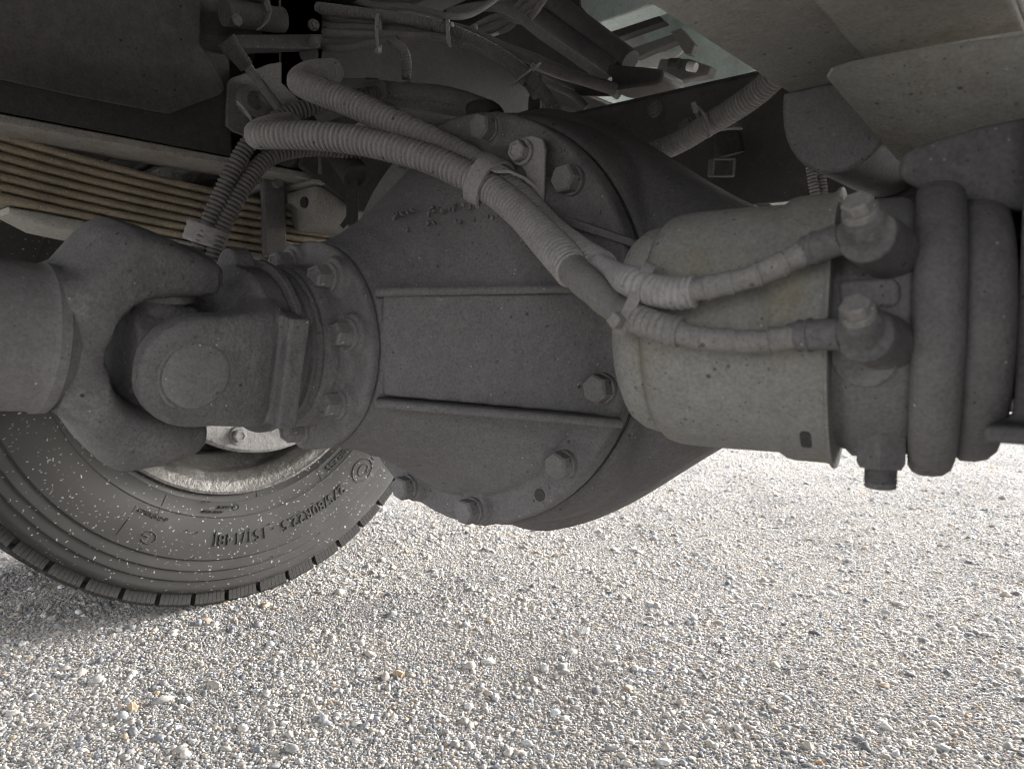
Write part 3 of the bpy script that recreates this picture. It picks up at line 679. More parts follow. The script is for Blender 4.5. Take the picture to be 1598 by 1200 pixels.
# spring seats and near brake bracket
for sgn in (1, -1):
    bm = BM(); boxe(bm, sgn*.395, sgn*.51, -.09, .09, AX+.05, .572); obj('spring_seat', bm, 'housing', axle, bevel=.006)
bm = BM()
pts = [(-0.4464, 0.1700, 0.5715), (-0.4474, 0.1700, 0.5855), (-0.4609, 0.1700, 0.5903), (-0.4876, 0.1700, 0.5946), (-0.5118, 0.1700, 0.5965), (-0.5464, 0.1700, 0.5948), (-0.5487, 0.1700, 0.5389), (-0.5138, 0.1700, 0.5427), (-0.4618, 0.1700, 0.5601)]
prism(bm, pts, (0, -.2, .0)); obj('seat_casting', bm, 'housing', axle, remesh=.003, relax=8)
bm = BM(); boxe(bm, -.60, -.515, -.12, .19, .425, .60); boxe(bm, -.60, -.505, -.05, .22, .415, .425); obj('brake_bracket', bm, 'housing', axle, remesh=.003, relax=6)
# near spring's wedge pad
wedge = thing('spring_pad', 'broad dusty spring pad with a curved lip, above the brake chamber', 'spring pad', (-.46, .08, .6))
front = [(-0.3958, 0.1490, 0.6460), (-0.4038, 0.1640, 0.6450), (-0.4182, 0.1692, 0.6440), (-0.4449, 0.1699, 0.6430), (-0.4692, 0.1686, 0.6420), (-0.4915, 0.1645, 0.6420), (-0.5154, 0.1582, 0.6420), (-0.5433, 0.1453, 0.6420)]
back = [(-0.4152, 0.0426, 0.6080), (-0.4263, 0.0549, 0.6070), (-0.4428, 0.0716, 0.6060), (-0.4662, 0.0892, 0.6050), (-0.4903, 0.1019, 0.6050), (-0.5117, 0.1100, 0.6050), (-0.5373, 0.1156, 0.6050), (-0.5661, 0.1158, 0.6050)]
bm = BM(); rs = []
front = [Vector(p) for p in front]; back = [Vector(p) for p in back]
for u in (0, 1.0):
    row = [p.lerp(q, u) + Vector((0, 0, .0022 if u < .01 else 0)) for p, q in zip(front, back)]
    rs.append(row + [p + Vector((0, 0, .0025)) for p in row[::-1]])
rings(bm, rs); obj('pad', bm, 'rail_brown', wedge, sharp=30)

# ================================================================== PROPELLER SHAFT
shaft = thing('propeller_shaft', 'dusty propeller shaft with universal joint entering from the left', 'driveshaft', (.066, .5, .42))
J = Vector((PX, .412, .462)); th = R(15)
Uv = Vector((-math.cos(th), 0, -math.sin(th))); Vv = Vector((-math.sin(th), 0, math.cos(th))); Yv = Vector((0, 1, 0))
sd_ = Vector((0, 1, .10)).normalized()      # shaft climbs slightly towards the front
TB = J + sd_*.078
bm = BM(); lathe(bm, [(-.006, .050), (.000, .0545), (.003, .0572), (.010, .0578), (.013, .0560), (.020, .0560), (1.4, .0560)], TB, sd_, 96); obj('shaft_tube', bm, 'shaft', shaft)
def ear(bm, base, A, W, F, sgn, sec, e=.5):
    """one forged arm: sections (distance along F, outer, inner, half width)"""
    rs = []
    for f, out, inn, wd in sec:
        c = base + A*sgn*(out+inn)/2 + F*f; hh = (out-inn)/2
        ring = []
        for i in range(28):
            q = 2*math.pi*i/28; ca, sa = math.cos(q), math.sin(q)
            ring.append(c + W*wd*math.copysign(abs(ca)**e, ca) + A*hh*math.copysign(abs(sa)**e, sa))
        rs.append(ring)
    rings(bm, rs)
# weld yoke on the tube (arms above and below)
bm = BM()
WS = [(-.004, .052, -.02, .046), (.008, .060, -.01, .050), (.018, .075, -.005, .052), (.026, .087, .002, .052), (.0285, .0895, .013, .0515), (.033, .094, .024, .051), (.042, .0995, .036, .050), (.056, .0995, .045, .048), (.076, .0955, .0495, .045), (.096, .0905, .052, .041), (.110, .0865, .055, .035), (.118, .082, .059, .027), (.124, .076, .064, .014)]
for sg in (1, -1): ear(bm, TB, Vv, Uv, -sd_, sg, WS)
lathe(bm, [(.004, .050), (-.014, .050), (-.024, .047)], TB, sd_, 48)
obj('weld_yoke', bm, 'cast_rough', shaft, remesh=.0019, relax=2)
# flange yoke on the pinion (arms left-right) with its round flange
bm = BM()
FB = Vector((PX, .337, PZ))
FS = [(.000, .074, -.02, .058), (.012, .079, .005, .055), (.024, .0815, .030, .0515), (.036, .0815, .044, .0495), (.056, .0815, .050, .0465), (.074, .0815, .052, .0460), (.089, .0812, .053, .0425), (.100, .0805, .054, .0365), (.108, .079, .056, .0285), (.114, .077, .058, .0185), (.117, .073, .062, .008)]
for sg in (1, -1): ear(bm, FB, Uv, Vv, Yv, sg, FS, .42)
lathe(bm, [(.322, .074), (.342, .074), (.345, .070), (.347, .060), (.355, .05)], (PX, 0, PZ), (0, 1, 0), 96)
f_ = Matrix((Uv, Yv, Uv.cross(Yv))).transposed(); box(bm, (PX, .332, PZ), (.180, .019, .098), f_); lathe(bm, [(.322, .0215), (.340, .0200)], Vector((PX, 0, PZ))+Vv*.066-Uv*.03, (0, 1, 0), 28)
fy = obj('flange_yoke', bm, 'cast_rough', shaft, remesh=.0018, relax=2)
bm = BM(); lathe(bm, [(.3150, .0810), (.3215, .0810)], (PX, 0, PZ), (0, 1, 0), 96); obj('companion_flange', bm, 'cast_rough', shaft, bevel=.001)
for a in (32, 148, 212, 328):
    p = FB + (Uv*math.cos(R(a))+Vv*math.sin(R(a)))*.072 + Vector((0, .009, 0))
    hexbolt(fy, p, (0, 1, 0), .0105, .013, 'cast', 1.2, 'yoke_bolt', a)
# cross with four bearing cups
bm = BM()
cyl(bm, J-Uv*.070, J+Uv*.070, .0225, 32); cyl(bm, J-Vv*.07, J+Vv*.07, .0225, 32); cyl(bm, J-Yv*.028, J+Yv*.028, .040, 32)
cr = obj('cross', bm, 'cast_rough', shaft, remesh=.0025, relax=4)
for d in (Uv, -Uv, Vv, -Vv):
    k_ = 0 if abs(d.dot(Uv)) > .5 else .006
    bm = BM(); lathe(bm, [(.045, .0295), (.0805+k_, .0305), (.0808+k_, .0292), (.0796+k_, .0288), (.0796+k_, .0276), (.0818+k_, .0262), (.0826+k_, .0235), (.0832+k_, .012), (.0834+k_, .002)], J, d, 48); obj('bearing_cup', bm, 'shaft', cr, sharp=50)

# ================================================================== BRAKE CHAMBER
CY, CZ = .150, .4765
CHA = Vector((-math.cos(R(13)), -math.sin(R(13)), 0)); CHN = Vector((-math.sin(R(13)), math.cos(R(13)), 0)); CHO = Vector((-.41, CY, CZ)) - CHA*.41
def chp(x, n, z): return CHO + CHA*(-x) + CHN*n + Vector((0, 0, z))      # along the axis, towards the camera, up
ch = thing('brake_chamber', 'faded grey-yellow spring brake chamber with clamp bands at the right', 'brake chamber', (-.37, CY, CZ-.092))
def chl(prof, nm, mat, **k):
    bm = BM(); lathe(bm, [(-x, r) for x, r in prof], CHO, CHA, 112, up=(0, 0, 1)); return obj(nm, bm, mat, ch, **k)
chl([(-.2640, .046), (-.2665, .062), (-.2715, .071), (-.2785, .0755), (-.2865, .0775), (-.2905, .0772), (-.2920, .0765)], 'end_cap', 'chamber', sharp=60)
can = chl([(-.2915, .0745), (-.2925, .0790), (-.297, .0835), (-.304, .0855), (-.312, .0862), (-.34, .0868), (-.374, .0868), (-.3765, .0885), (-.3795, .0905), (-.384, .0915), (-.404, .0918), (-.4065, .0925), (-.4085, .0950), (-.4102, .0950), (-.4108, .0915), (-.4112, .08)], 'spring_can', 'chamber', sharp=40)
body = chl([(-.4105, .080), (-.416, .0815), (-.42, .0855), (-.425, .0858), (-.445, .0855), (-.450, .0835), (-.454, .0812), (-.4575, .0805)], 'centre_body', 'chamber_dk', sharp=50)
chl([(-.4525, .080), (-.4528, .0890), (-.4555, .0932), (-.460, .0952), (-.467, .0955), (-.4725, .0945), (-.4770, .0910), (-.4790, .0850), (-.4800, .079)], 'clamp_ring', 'chamber_dk', sharp=50)
chl([(-.4785, .0800), (-.482, .0840), (-.4895, .0842), (-.4960, .0825), (-.5005, .078), (-.5035, .069), (-.5045, .045), (-.53, .04)], 'pressure_housing', 'chamber_dk', sharp=60)
# clamp ring bolt lugs underneath
# raised black strip painting the shade of a pressed recess in the band
def on_ch(x, a, r): return chp(x, r*math.cos(R(a)), r*math.sin(R(a)))
bm = BM(); rs = []
for k in range(9):
    a = -44-11*k/8; w = .0032 if 0 < k < 8 else .0018
    rs.append([on_ch(-.396+sx*w, a, .0914+dr) for sx, dr in ((-1, 0), (1, 0), (1, .0009), (-1, .0009))])
rings(bm, rs); obj('slot_shade', bm, 'black', can, smooth=False)
# manufacture plugs and the release stud
ST = Vector((-0.4472, 0.1850, 0.4093))
hexbolt(ch, ST+Vector((0, 0, .008)), (0, 0, -1), .0155, .027, 'chamber_dk', 0, 'release_nut', .3, dish=False)
bm = BM()
pr = [(0, .0088)]
for k in range(8): pr += [(.002+k*.0014, .0096), (.0027+k*.0014, .0087)]
pr += [(.0145, .0094), (.0155, .0084)]
lathe(bm, pr, ST-Vector((0, 0, .0165)), (0, 0, -1), 32); obj('release_stud', bm, 'chamber_dk', ch, sharp=80)

# ---- banjo bolts, unions and brake hoses (two)
for nm, hd, eye, a, b, c in (
        ('upper', (-0.4616, 0.2900, 0.5347), (-0.4558, 0.2620, 0.5303), (-0.4483, 0.2580, 0.5267), (-0.4225, 0.2500, 0.5204), 0),
        ('lower', (-0.4625, 0.2900, 0.4862), (-0.4564, 0.2620, 0.4777), (-0.4491, 0.2600, 0.4737), (-0.4216, 0.2580, 0.4723), 0)):
    hd, eye, a, b = map(Vector, (hd, eye, a, b))
    ax = Vector((.06, .74, .66)).normalized()
    ctr = eye
    bm = BM(); lathe(bm, [(-.016, .0130), (-.011, .0125), (-.009, .0098), (-.007, .0098), (-.0068, .0112), (.006, .0112), (.0062, .0092), (.0085, .0092)], ctr, ax, 40); lathe(bm, [(-.006, .0150), (.045, .0165)], ctr-ax*.008, (0, -1, -.12), 36)
    cyl(bm, ctr-ax*.001, a.lerp(b, .2), .0080, 24); obj('banjo_union', bm, 'cast_rough', ch, remesh=.0012, relax=3)
    hexbolt(ch, ctr+ax*.0085, ax, .0080, .0092, 'tape', 1.15, 'banjo_bolt', .4, dish=False)
    bm = BM(); d = (b-a).normalized()
    lathe(bm, [(0, .0088), (.0165, .0088), (.0168, .0097), (.0183, .0097), (.0186, .0086), (.0225, .0086), (.0228, .0092), (.024, .0092), (.0243, .0080), (.030, .0074)], a.lerp(b, .15), d, 36); obj('ferrule', bm, 'cast_rough', ch, sharp=40)
# fixing plate behind the lower union
bm = BM(); lathe(bm, [(0, .018), (.004, .018)], (-0.4476, 0.2260, 0.4605), (.0, 1, -.25), 32); obj('port_pad', bm, 'chamber_dk', ch, bevel=.001)
bm = BM(); prism(bm, [(-0.4322, 0.2280, 0.5019), (-0.4342, 0.2280, 0.5051), (-0.4604, 0.2280, 0.5045), (-0.4637, 0.2280, 0.5015), (-0.4647, 0.2280, 0.4915), (-0.4615, 0.2280, 0.4881), (-0.4333, 0.2280, 0.4888)], (0, -.012, 0)); obj('tab_plate', bm, 'chamber_dk', ch, bevel=.003)

# ================================================================== HOSES
def tape_r(r0, n, L0):
    def f(s, L):
        k = int(s/L*n); u = (s/L*n) % 1
        return r0*(1+.05*math.sin(k*2.3)) + (.0007 if u < .06 else 0) + .0004*math.sin(s*400+k)
    return f
# lower hose: conduit, bare inner hose, short sleeve, taped end
h1 = thing('brake_hose', 'lower thick corrugated brake hose crossing the differential to the lower chamber union', 'hose', (-0.0841, 0.1500, 0.6202), 'brake hoses across the differential')
A1 = [(0.2351, 0.1719, 0.7288), (0.2075, 0.2160, 0.7101), (0.1911, 0.2401, 0.6958), (0.1605, 0.2362, 0.6912), (0.1159, 0.2172, 0.6864), (0.0671, 0.1950, 0.6770), (0.0033, 0.1711, 0.6566), (-0.0431, 0.1573, 0.6354), (-0.0847, 0.1506, 0.6121), (-0.1310, 0.1617, 0.5832), (-0.1728, 0.1806, 0.5562), (-0.2075, 0.1986, 0.5344), (-0.2251, 0.2082, 0.5229)]
conduit('conduit', A1, .0150, 'hose', '', parent=h1)
bm = BM(); tube(bm, [(-0.2110, 0.1998, 0.5315), (-0.2371, 0.2168, 0.5178), (-0.2695, 0.2375, 0.5028), (-0.2992, 0.2552, 0.4897), (-0.3216, 0.2730, 0.4838)], lambda s, L: .0134-.0030*s/L+.0003*math.sin(s*160), .003, 24); obj('inner_hose', bm, 'tape', h1, sharp=80)
bm = BM(); tube(bm, [(-0.3186, 0.2720, 0.4851), (-0.3339, 0.2760, 0.4800), (-0.3472, 0.2770, 0.4763), (-0.3563, 0.2760, 0.4743)], rib(.0096, .0048, .10), .0007, 22); obj('sleeve', bm, 'tape', h1, sharp=80)
bm = BM(); tube(bm, [(-0.3519, 0.2760, 0.4751), (-0.3656, 0.2750, 0.4715), (-0.3827, 0.2720, 0.4697), (-0.4000, 0.2670, 0.4693), (-0.4231, 0.2580, 0.4723)], tape_r(.0068, 4, 0), .0009, 22); obj('taped_end', bm, 'tape', h1, sharp=40)
# upper hose
h2 = thing('brake_hose', 'upper thick corrugated brake hose passing behind to the upper chamber union', 'hose', (-0.0799, 0.1500, 0.6349), 'brake hoses across the differential')
A2 = [(0.2154, 0.1213, 0.8016), (0.2052, 0.1605, 0.7859), (0.1923, 0.1840, 0.7681), (0.1637, 0.1842, 0.7532), (0.1197, 0.1723, 0.7340), (0.0705, 0.1578, 0.7088), (0.0230, 0.1447, 0.6839), (-0.0238, 0.1337, 0.6577), (-0.0685, 0.1285, 0.6313), (-0.1173, 0.1393, 0.5952), (-0.1575, 0.1545, 0.5658), (-0.2019, 0.1736, 0.5410), (-0.2409, 0.1940, 0.5249)]
conduit('conduit', A2, .0150, 'hose', '', parent=h2)
bm = BM(); tube(bm, [(-0.2343, 0.1915, 0.5285), (-0.2738, 0.2218, 0.5164), (-0.3145, 0.2660, 0.5074), (-0.3326, 0.2720, 0.5014), (-0.3496, 0.2740, 0.4982), (-0.3641, 0.2730, 0.4989)], rib(.0098, .0042, .09), .0006, 22); obj('sleeve', bm, 'hose', h2, sharp=80)
bm = BM(); tube(bm, [(-0.3548, 0.2740, 0.4980), (-0.3698, 0.2720, 0.5006), (-0.3841, 0.2680, 0.5035), (-0.4008, 0.2620, 0.5086), (-0.4232, 0.2500, 0.5208)], tape_r(.0071, 5, 0), .0009, 22); obj('taped_end', bm, 'tape', h2, sharp=40)

# clip strap round both hoses with its angle bracket bolted to the flange
cl = thing('hose_clip', 'flat steel clip and angle bracket holding both hoses to the differential flange', 'hose clip', (-0.0907, 0.1150, 0.6560))
c0 = Vector((-0.0747, 0.1455, 0.6191)); ta = (Vector((-0.1310, 0.1617, 0.5832))-Vector((-0.0431, 0.1573, 0.6354))).normalized()
view = (c0-cam.location).normalized(); sidev = ta.cross(view).normalized(); if_ = view
bm = BM()
strap(bm, loop(c0, Vector((0, 0, 1)).cross(ta).normalized(), ta.cross(Vector((0, 0, 1)).cross(ta)).normalized(), .0215, .0275, 40), .022, .0030, ta); obj('strap', bm, 'hose', cl, sharp=40)
bm = BM(); strap(bm, [Vector((-0.0884, 0.1617, 0.6316)), Vector((-0.1009, 0.1547, 0.6310)), Vector((-0.1096, 0.1435, 0.6256)), Vector((-0.1169, 0.1312, 0.6157))], .020, .003, ta); obj('strap_tail', bm, 'hose', cl)
bm = BM(); prism(bm, [(-0.0980, 0.1320, 0.6560), (-0.1029, 0.1320, 0.6624), (-0.1174, 0.1320, 0.6629), (-0.1292, 0.1320, 0.6578), (-0.1331, 0.1320, 0.6477), (-0.1310, 0.1320, 0.5928), (-0.1239, 0.1320, 0.5894), (-0.1143, 0.1320, 0.5989), (-0.1094, 0.1320, 0.6287), (-0.0996, 0.1320, 0.6423)], (0, -.004, 0)); obj('bracket_plate', bm, 'hose', cl, bevel=.0012)
bm = BM(); prism(bm, [(-0.1239, 0.1320, 0.5954), (-0.1318, 0.1320, 0.5921), (-0.2235, 0.1180, 0.5568), (-0.2223, 0.1180, 0.5502), (-0.1295, 0.1320, 0.5840)], (0, -.012, 0)); obj('bracket_arm', bm, 'cast', cl, bevel=.001)
hexbolt(cl, (-0.1070, 0.1330, 0.6482), (0, 1, 0), .0105, .012, 'hose', 1.2, 'clip_bolt', .2)

# cable tie binding the hoses beside the chamber
p0, p1 = Vector((-0.3145, 0.2710, 0.4860)), Vector((-0.3224, 0.2670, 0.5057))
ctr = (p0+p1)/2; av = (p1-p0).normalized(); bv = Vector(view)
vw = (ctr-cam.location).normalized(); bv = (vw-av*vw.dot(av)).normalized()
tie('cable_tie', loop(ctr, av, bv, .0250, .0135, 36), .0075, 'pale cable tie with square buckle binding both hoses beside the chamber',
    ((-0.3162, 0.2840, 0.4821), Vector((-0.3298, 0.2700, 0.5113))-Vector((-0.3050, 0.2700, 0.4867))), 'tape', av.cross(bv), thick=.0016, hs=(.011, .008, .009))

# dark pair of conduits running down to the band behind the joint
conduit('conduit_hose', [(0.2050, 0.0047, 0.8059), (0.2275, 0.0733, 0.7842), (0.2446, 0.1304, 0.7631), (0.2563, 0.1692, 0.7442), (0.2640, 0.1983, 0.7194), (0.2707, 0.2206, 0.6842), (0.2797, 0.2390, 0.6408), (0.2873, 0.2563, 0.5963), (0.2940, 0.2648, 0.5673)], .0105, 'hose_dk', 'left one of two dark corrugated conduits dropping behind the joint', .0055, 'dark conduits by the spring')
conduit('conduit_hose', [(0.2410, 0.0643, 0.7172), (0.2580, 0.1129, 0.7159), (0.2665, 0.1548, 0.7063), (0.2706, 0.1867, 0.6886), (0.2714, 0.2100, 0.6593), (0.2740, 0.2285, 0.6263), (0.2803, 0.2441, 0.5894), (0.2849, 0.2505, 0.5617)], .0105, 'hose_dk', 'right one of two dark corrugated conduits dropping behind the joint', .0055, 'dark conduits by the spring')
b0 = Vector((0.2908, 0.2531, 0.5924)); dn = (Vector((0.3014, 0.2666, 0.5448))-Vector((0.2798, 0.2388, 0.6447))).normalized(); sx = dn.cross(Vector(view)).normalized(); 
bd = thing('hose_band', 'ribbed grey band round the lower ends of two dark conduits', 'hose band', b0)
bm = BM(); rs_ = []
for t_, k_ in ((-.012, 1.0), (-.009, 1.06), (-.004, 1.0), (0, 1.05), (.004, 1.0), (.008, 1.05), (.012, .98)):
    rs_.append([b0+dn*t_+sx*(.025*k_*math.cos(2*math.pi*i/28))+dn.cross(sx)*(.015*k_*math.sin(2*math.pi*i/28)) for i in range(28)])
rings(bm, rs_); obj('band', bm, 'hose', bd, sharp=80)

# tag of a cable tie above those conduits
tie('cable_tie', loop((0.2616, 0.1994, 0.7279), (Vector((0.2469, 0.1972, 0.7113))-Vector((0.2638, 0.2097, 0.7398))), view, .013, .013, 20), .006, 'pale stub of a cable tie standing off the dark conduits',
    ((0.2666, 0.2081, 0.7392), Vector((0.2766, 0.2155, 0.7562))-Vector((0.2567, 0.2006, 0.7252))), 'hose_pale', (1, 0, 0), hs=(.005, .005, .016), tail=.022)

# ================================================================== UPPER LEFT: plates and brackets
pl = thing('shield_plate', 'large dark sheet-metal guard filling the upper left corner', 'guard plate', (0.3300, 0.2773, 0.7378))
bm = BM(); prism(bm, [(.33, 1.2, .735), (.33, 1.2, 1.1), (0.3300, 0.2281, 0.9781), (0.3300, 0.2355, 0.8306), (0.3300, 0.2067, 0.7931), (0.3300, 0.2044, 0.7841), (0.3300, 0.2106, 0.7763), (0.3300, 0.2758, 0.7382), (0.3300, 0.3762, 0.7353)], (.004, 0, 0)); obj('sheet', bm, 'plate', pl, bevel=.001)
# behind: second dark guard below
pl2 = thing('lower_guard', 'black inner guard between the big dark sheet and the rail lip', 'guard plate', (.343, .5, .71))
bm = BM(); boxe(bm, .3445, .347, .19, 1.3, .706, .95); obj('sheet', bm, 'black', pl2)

br = thing('hanger_bracket', 'dusty angle bracket with two bolts beside the dark guard sheet', 'bracket', (.33, .12, .78))
BY = .09
bm = BM(); prism(bm, [(0.3150, 0.2011, 0.8491), (0.3150, 0.0690, 0.8884), (0.3150, 0.0694, 0.8693), (0.3150, 0.2016, 0.8318)], (.03, 0, 0)); obj('arm', bm, 'plate', br, bevel=.001)
bm = BM(); prism(bm, [(0.3350, 0.1167, 0.9583), (0.3350, 0.0548, 0.9803), (0.3350, 0.0574, 0.8477), (0.3350, 0.0896, 0.8410), (0.3350, 0.1045, 0.8482), (0.3350, 0.1386, 0.8347), (0.3350, 0.1918, 0.8028), (0.3350, 0.1972, 0.7966), (0.3350, 0.2004, 0.7413), (0.3350, 0.1901, 0.7354), (0.3350, 0.0921, 0.7255), (0.3350, 0.0906, 0.7957), (0.3350, 0.1199, 0.8143)], (.006, 0, 0)); obj('plate', bm, 'grey_pl', br, bevel=.001)
for p in ((0.3330, 0.0701, 0.9050), (0.3120, 0.0826, 0.8733)): hexbolt(br, p, (-1, 0, 0), .0065, .007, 'hose_dk', 1.2)
bm = BM(); cyl(bm, (0.3250, 0.0835, 0.8610), (0.3400, 0.0736, 0.8674), .013, 24); obj('bush', bm, 'plate', br)
bm = BM(); lathe(bm, [(0, .022), (.010, .020), (.012, .012), (.004, .011)], (0.3350, 0.1658, 0.7782), (-1, 0, 0), 28); obj('boss', bm, 'grey_pl', br)
bm = BM(); cyl(bm, (0.3000, 0.2014, 0.8211), (0.3000, 0.1478, 0.7687), .006, 14); obj('rod', bm, 'grey_pl', br)
bm = BM(); cyl(bm, (0.3000, 0.2177, 0.8341), (0.3000, 0.1906, 0.8085), .013, 16, .009); obj('rod_sleeve', bm, 'black', br)
# pipe stub and cylinder above the bracket
ps = thing('air_fitting', 'dark elbow fitting and strap above the angle bracket', 'pipe fitting', (0.3100, 0.1700, 0.8841))
bm = BM(); tube(bm, [(0.3100, 0.2132, 0.8703), (0.3100, 0.1877, 0.8753), (0.3100, 0.1521, 0.8818), (0.3100, 0.1335, 0.8859)], .016, .006, 20); obj('pipe', bm, 'plate', ps)
bm = BM(); strap(bm, [Vector((0.2900, 0.1679, 0.8932)), Vector((0.2900, 0.1629, 0.8823)), Vector((0.2900, 0.1676, 0.8682)), Vector((0.2900, 0.1785, 0.8555))], .010, .002, (1, 0, 0)); obj('strap', bm, 'hose_dk', ps)
bm = BM(); cyl(bm, (0.3000, 0.2053, 0.8655), (0.2900, 0.2058, 0.8564), .006, 6); obj('nut', bm, 'hose_dk', ps)

# big gusset behind the cables
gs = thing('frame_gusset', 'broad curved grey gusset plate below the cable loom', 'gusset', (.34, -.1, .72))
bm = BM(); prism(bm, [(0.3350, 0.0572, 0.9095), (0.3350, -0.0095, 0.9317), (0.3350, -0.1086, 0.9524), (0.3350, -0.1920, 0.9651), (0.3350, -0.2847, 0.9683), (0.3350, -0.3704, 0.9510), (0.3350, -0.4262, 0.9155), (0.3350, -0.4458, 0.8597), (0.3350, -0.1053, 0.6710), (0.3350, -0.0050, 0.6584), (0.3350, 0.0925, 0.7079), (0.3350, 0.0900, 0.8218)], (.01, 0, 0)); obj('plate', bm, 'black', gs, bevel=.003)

# rubber pipes below the gusset
def pipe(name, path, r, mat, label, group=None, cat='pipe', seg=18):
    bm = BM(); tube(bm, path, r, .006, seg); return tag(obj(name, bm, mat), label, cat, group)
pipe('rubber_pipe', [(0.2962, 0.0855, 0.8042), (0.2488, 0.0571, 0.8026), (0.2020, 0.0298, 0.7941), (0.1496, -0.0025, 0.7858), (0.1071, -0.0252, 0.7692), (0.0863, -0.0358, 0.7561)], .0145, 'grey_pl', 'upper thick rubber pipe behind the corrugated hoses', 'rubber pipes')
pipe('rubber_pipe', [(0.2219, 0.0355, 0.7768), (0.1939, 0.0235, 0.7839), (0.1491, -0.0019, 0.7740), (0.1099, -0.0220, 0.7609), (0.0866, -0.0277, 0.7431)], .0105, 'grey_pl', 'lower thin rubber pipe behind the corrugated hoses', 'rubber pipes')
ck = thing('pipe_clip', 'curved strap clip hooked over the rubber pipes', 'pipe clip', (0.2019, 0.0566, 0.7926))
bm = BM(); strap(bm, [Vector(q) for q in [(0.2198, 0.0684, 0.8083), (0.2040, 0.0599, 0.8069), (0.1945, 0.0551, 0.7962), (0.1952, 0.0569, 0.7829), (0.2039, 0.0626, 0.7753)]], .010, .002, view); obj('strap', bm, 'hose_dk', ck)
conduit('thin_conduit', [(0.2747, -0.0084, 0.8955), (0.2234, 0.0155, 0.8684), (0.2020, 0.0180, 0.8522), (0.1941, 0.0194, 0.8333), (0.1938, 0.0209, 0.8128)], .0065, 'hose_dk', 'short thin conduit dropping in front of the gusset', .004, 'loom conduits')
pipe('rubber_pipe', [(0.0897, 0.0009, 0.7535), (0.0743, 0.0006, 0.7537), (0.0629, -0.0025, 0.7505), (0.0550, -0.0021, 0.7427)], .013, 'black', 'black pipe elbow behind the top flange bolt', 'rubber pipes')

# cable loom along the top
conduit('loom_conduit', [(0.5120, 0.1262, 0.9920), (0.4024, 0.0863, 0.9510), (0.3138, 0.0502, 0.9268), (0.2435, 0.0163, 0.9092), (0.1921, -0.0078, 0.8940), (0.1480, -0.0251, 0.8758), (0.1034, -0.0422, 0.8495), (0.0652, -0.0534, 0.8205), (0.0326, -0.0593, 0.7883), (0.0118, -0.0620, 0.7608), (-0.0056, -0.0684, 0.7345)], .0078, 'hose_dk', 'slim corrugated conduit arching along the top of the cable loom', .0042, 'loom conduits')
for k, (pp, r_, lb) in enumerate((
    ([(0.3552, 0.0478, 0.9143), (0.2943, 0.0214, 0.9059), (0.2241, -0.0127, 0.8923), (0.1691, -0.0333, 0.8771), (0.1084, -0.0574, 0.8452), (0.0685, -0.0699, 0.8127), (0.0463, -0.0734, 0.7826)], .0068, 'upper smooth black cable in the loom'),
    ([(0.3461, 0.0541, 0.9028), (0.2855, 0.0282, 0.8928), (0.2161, -0.0056, 0.8829), (0.1680, -0.0204, 0.8713), (0.1244, -0.0373, 0.8534), (0.0814, -0.0529, 0.8259), (0.0537, -0.0616, 0.7975)], .0062, 'middle smooth black cable in the loom'),
    ([(0.3439, 0.0539, 0.8827), (0.2981, 0.0410, 0.8731), (0.2633, 0.0233, 0.8763), (0.2290, 0.0063, 0.8776)], .0058, 'lowest black cable in the loom'),
    ([(0.4749, 0.0959, 0.9634), (0.3833, 0.0565, 0.9463), (0.3030, 0.0147, 0.9174), (0.1920, -0.0554, 0.9017), (0.1166, -0.0920, 0.8636), (0.0831, -0.1068, 0.8476), (0.0497, -0.1347, 0.8285), (0.0081, -0.1969, 0.8126)], .0085, 'dark cable running from the loom to the crossmember'))):
    pipe('loom_cable', pp, r_, 'hose_dk', lb, 'loom cables', 'cable', 12)
tie('cable_tie', loop((0.2403, 0.0292, 0.8823), (0, 0, 1), view, .024, .02, 24), .007, 'first dark cable tie round the loom', ((0.2317, 0.0375, 0.8541), (0, 0, 1)), 'hose', ta)
tie('cable_tie', loop((0.1506, -0.0158, 0.8720), (0.1, 0, 1), view, .018, .018, 24), .008, 'second cable tie round the loom, head upward', ((0.1417, -0.0108, 0.8780), (0, 0, 1)), 'hose', ta)
tie('cable_tie', loop((0.0520, -0.0570, 0.8056), (Vector((0.0402, -0.0620, 0.8185))-Vector((0.0606, -0.0419, 0.7957))), view, .025, .02, 24), .006, 'third cable tie round the loom beside the crossmember', ((0.0353, -0.0523, 0.8116), (Vector((0.0402, -0.0620, 0.8185))-Vector((0.0606, -0.0419, 0.7957)))), 'hose', (1, -1, 0))

# parts near the spring: stub pipe, drop bar
dp = thing('drain_pipe', 'dark open-ended pipe stub above the far bump stop', 'pipe', (0.2624, 0.0645, 0.7018))
bm = BM(); cyl(bm, (0.2971, 0.0654, 0.7374), (0.2422, 0.0682, 0.6847), .019, 24); obj('pipe', bm, 'black', dp)
bm = BM(); lathe(bm, [(0, .0195), (.003, .0195), (.003, .014), (-.004, .013)], (0.2413, 0.0688, 0.6845), Vector((0.2422, 0.0682, 0.6847))-Vector((0.2971, 0.0654, 0.7374)), 24); obj('pipe_end', bm, 'plate', dp)
bb = thing('drop_bar', 'black flat bar hanging in front of the pale bump stop', 'bar', (0.2455, 0.0722, 0.6727))
bm = BM(); prism(bm, [(0.2516, 0.0769, 0.6813), (0.2401, 0.0667, 0.6813), (0.2382, 0.0701, 0.6231), (0.2412, 0.0745, 0.6026), (0.2560, 0.0861, 0.6197), (0.2501, 0.0799, 0.6317)], Vector(view)*.006); obj('bar', bm, 'black', bb, bevel=.001)
bm = BM(); cyl(bm, (0.3378, 0.0622, 0.7260), (0.3354, 0.0621, 0.7024), .0035, 12)
sb = tag(obj('stud_bolt', bm, 'bolt'), 'small upright grey stud on the far rail lip', 'bolt')
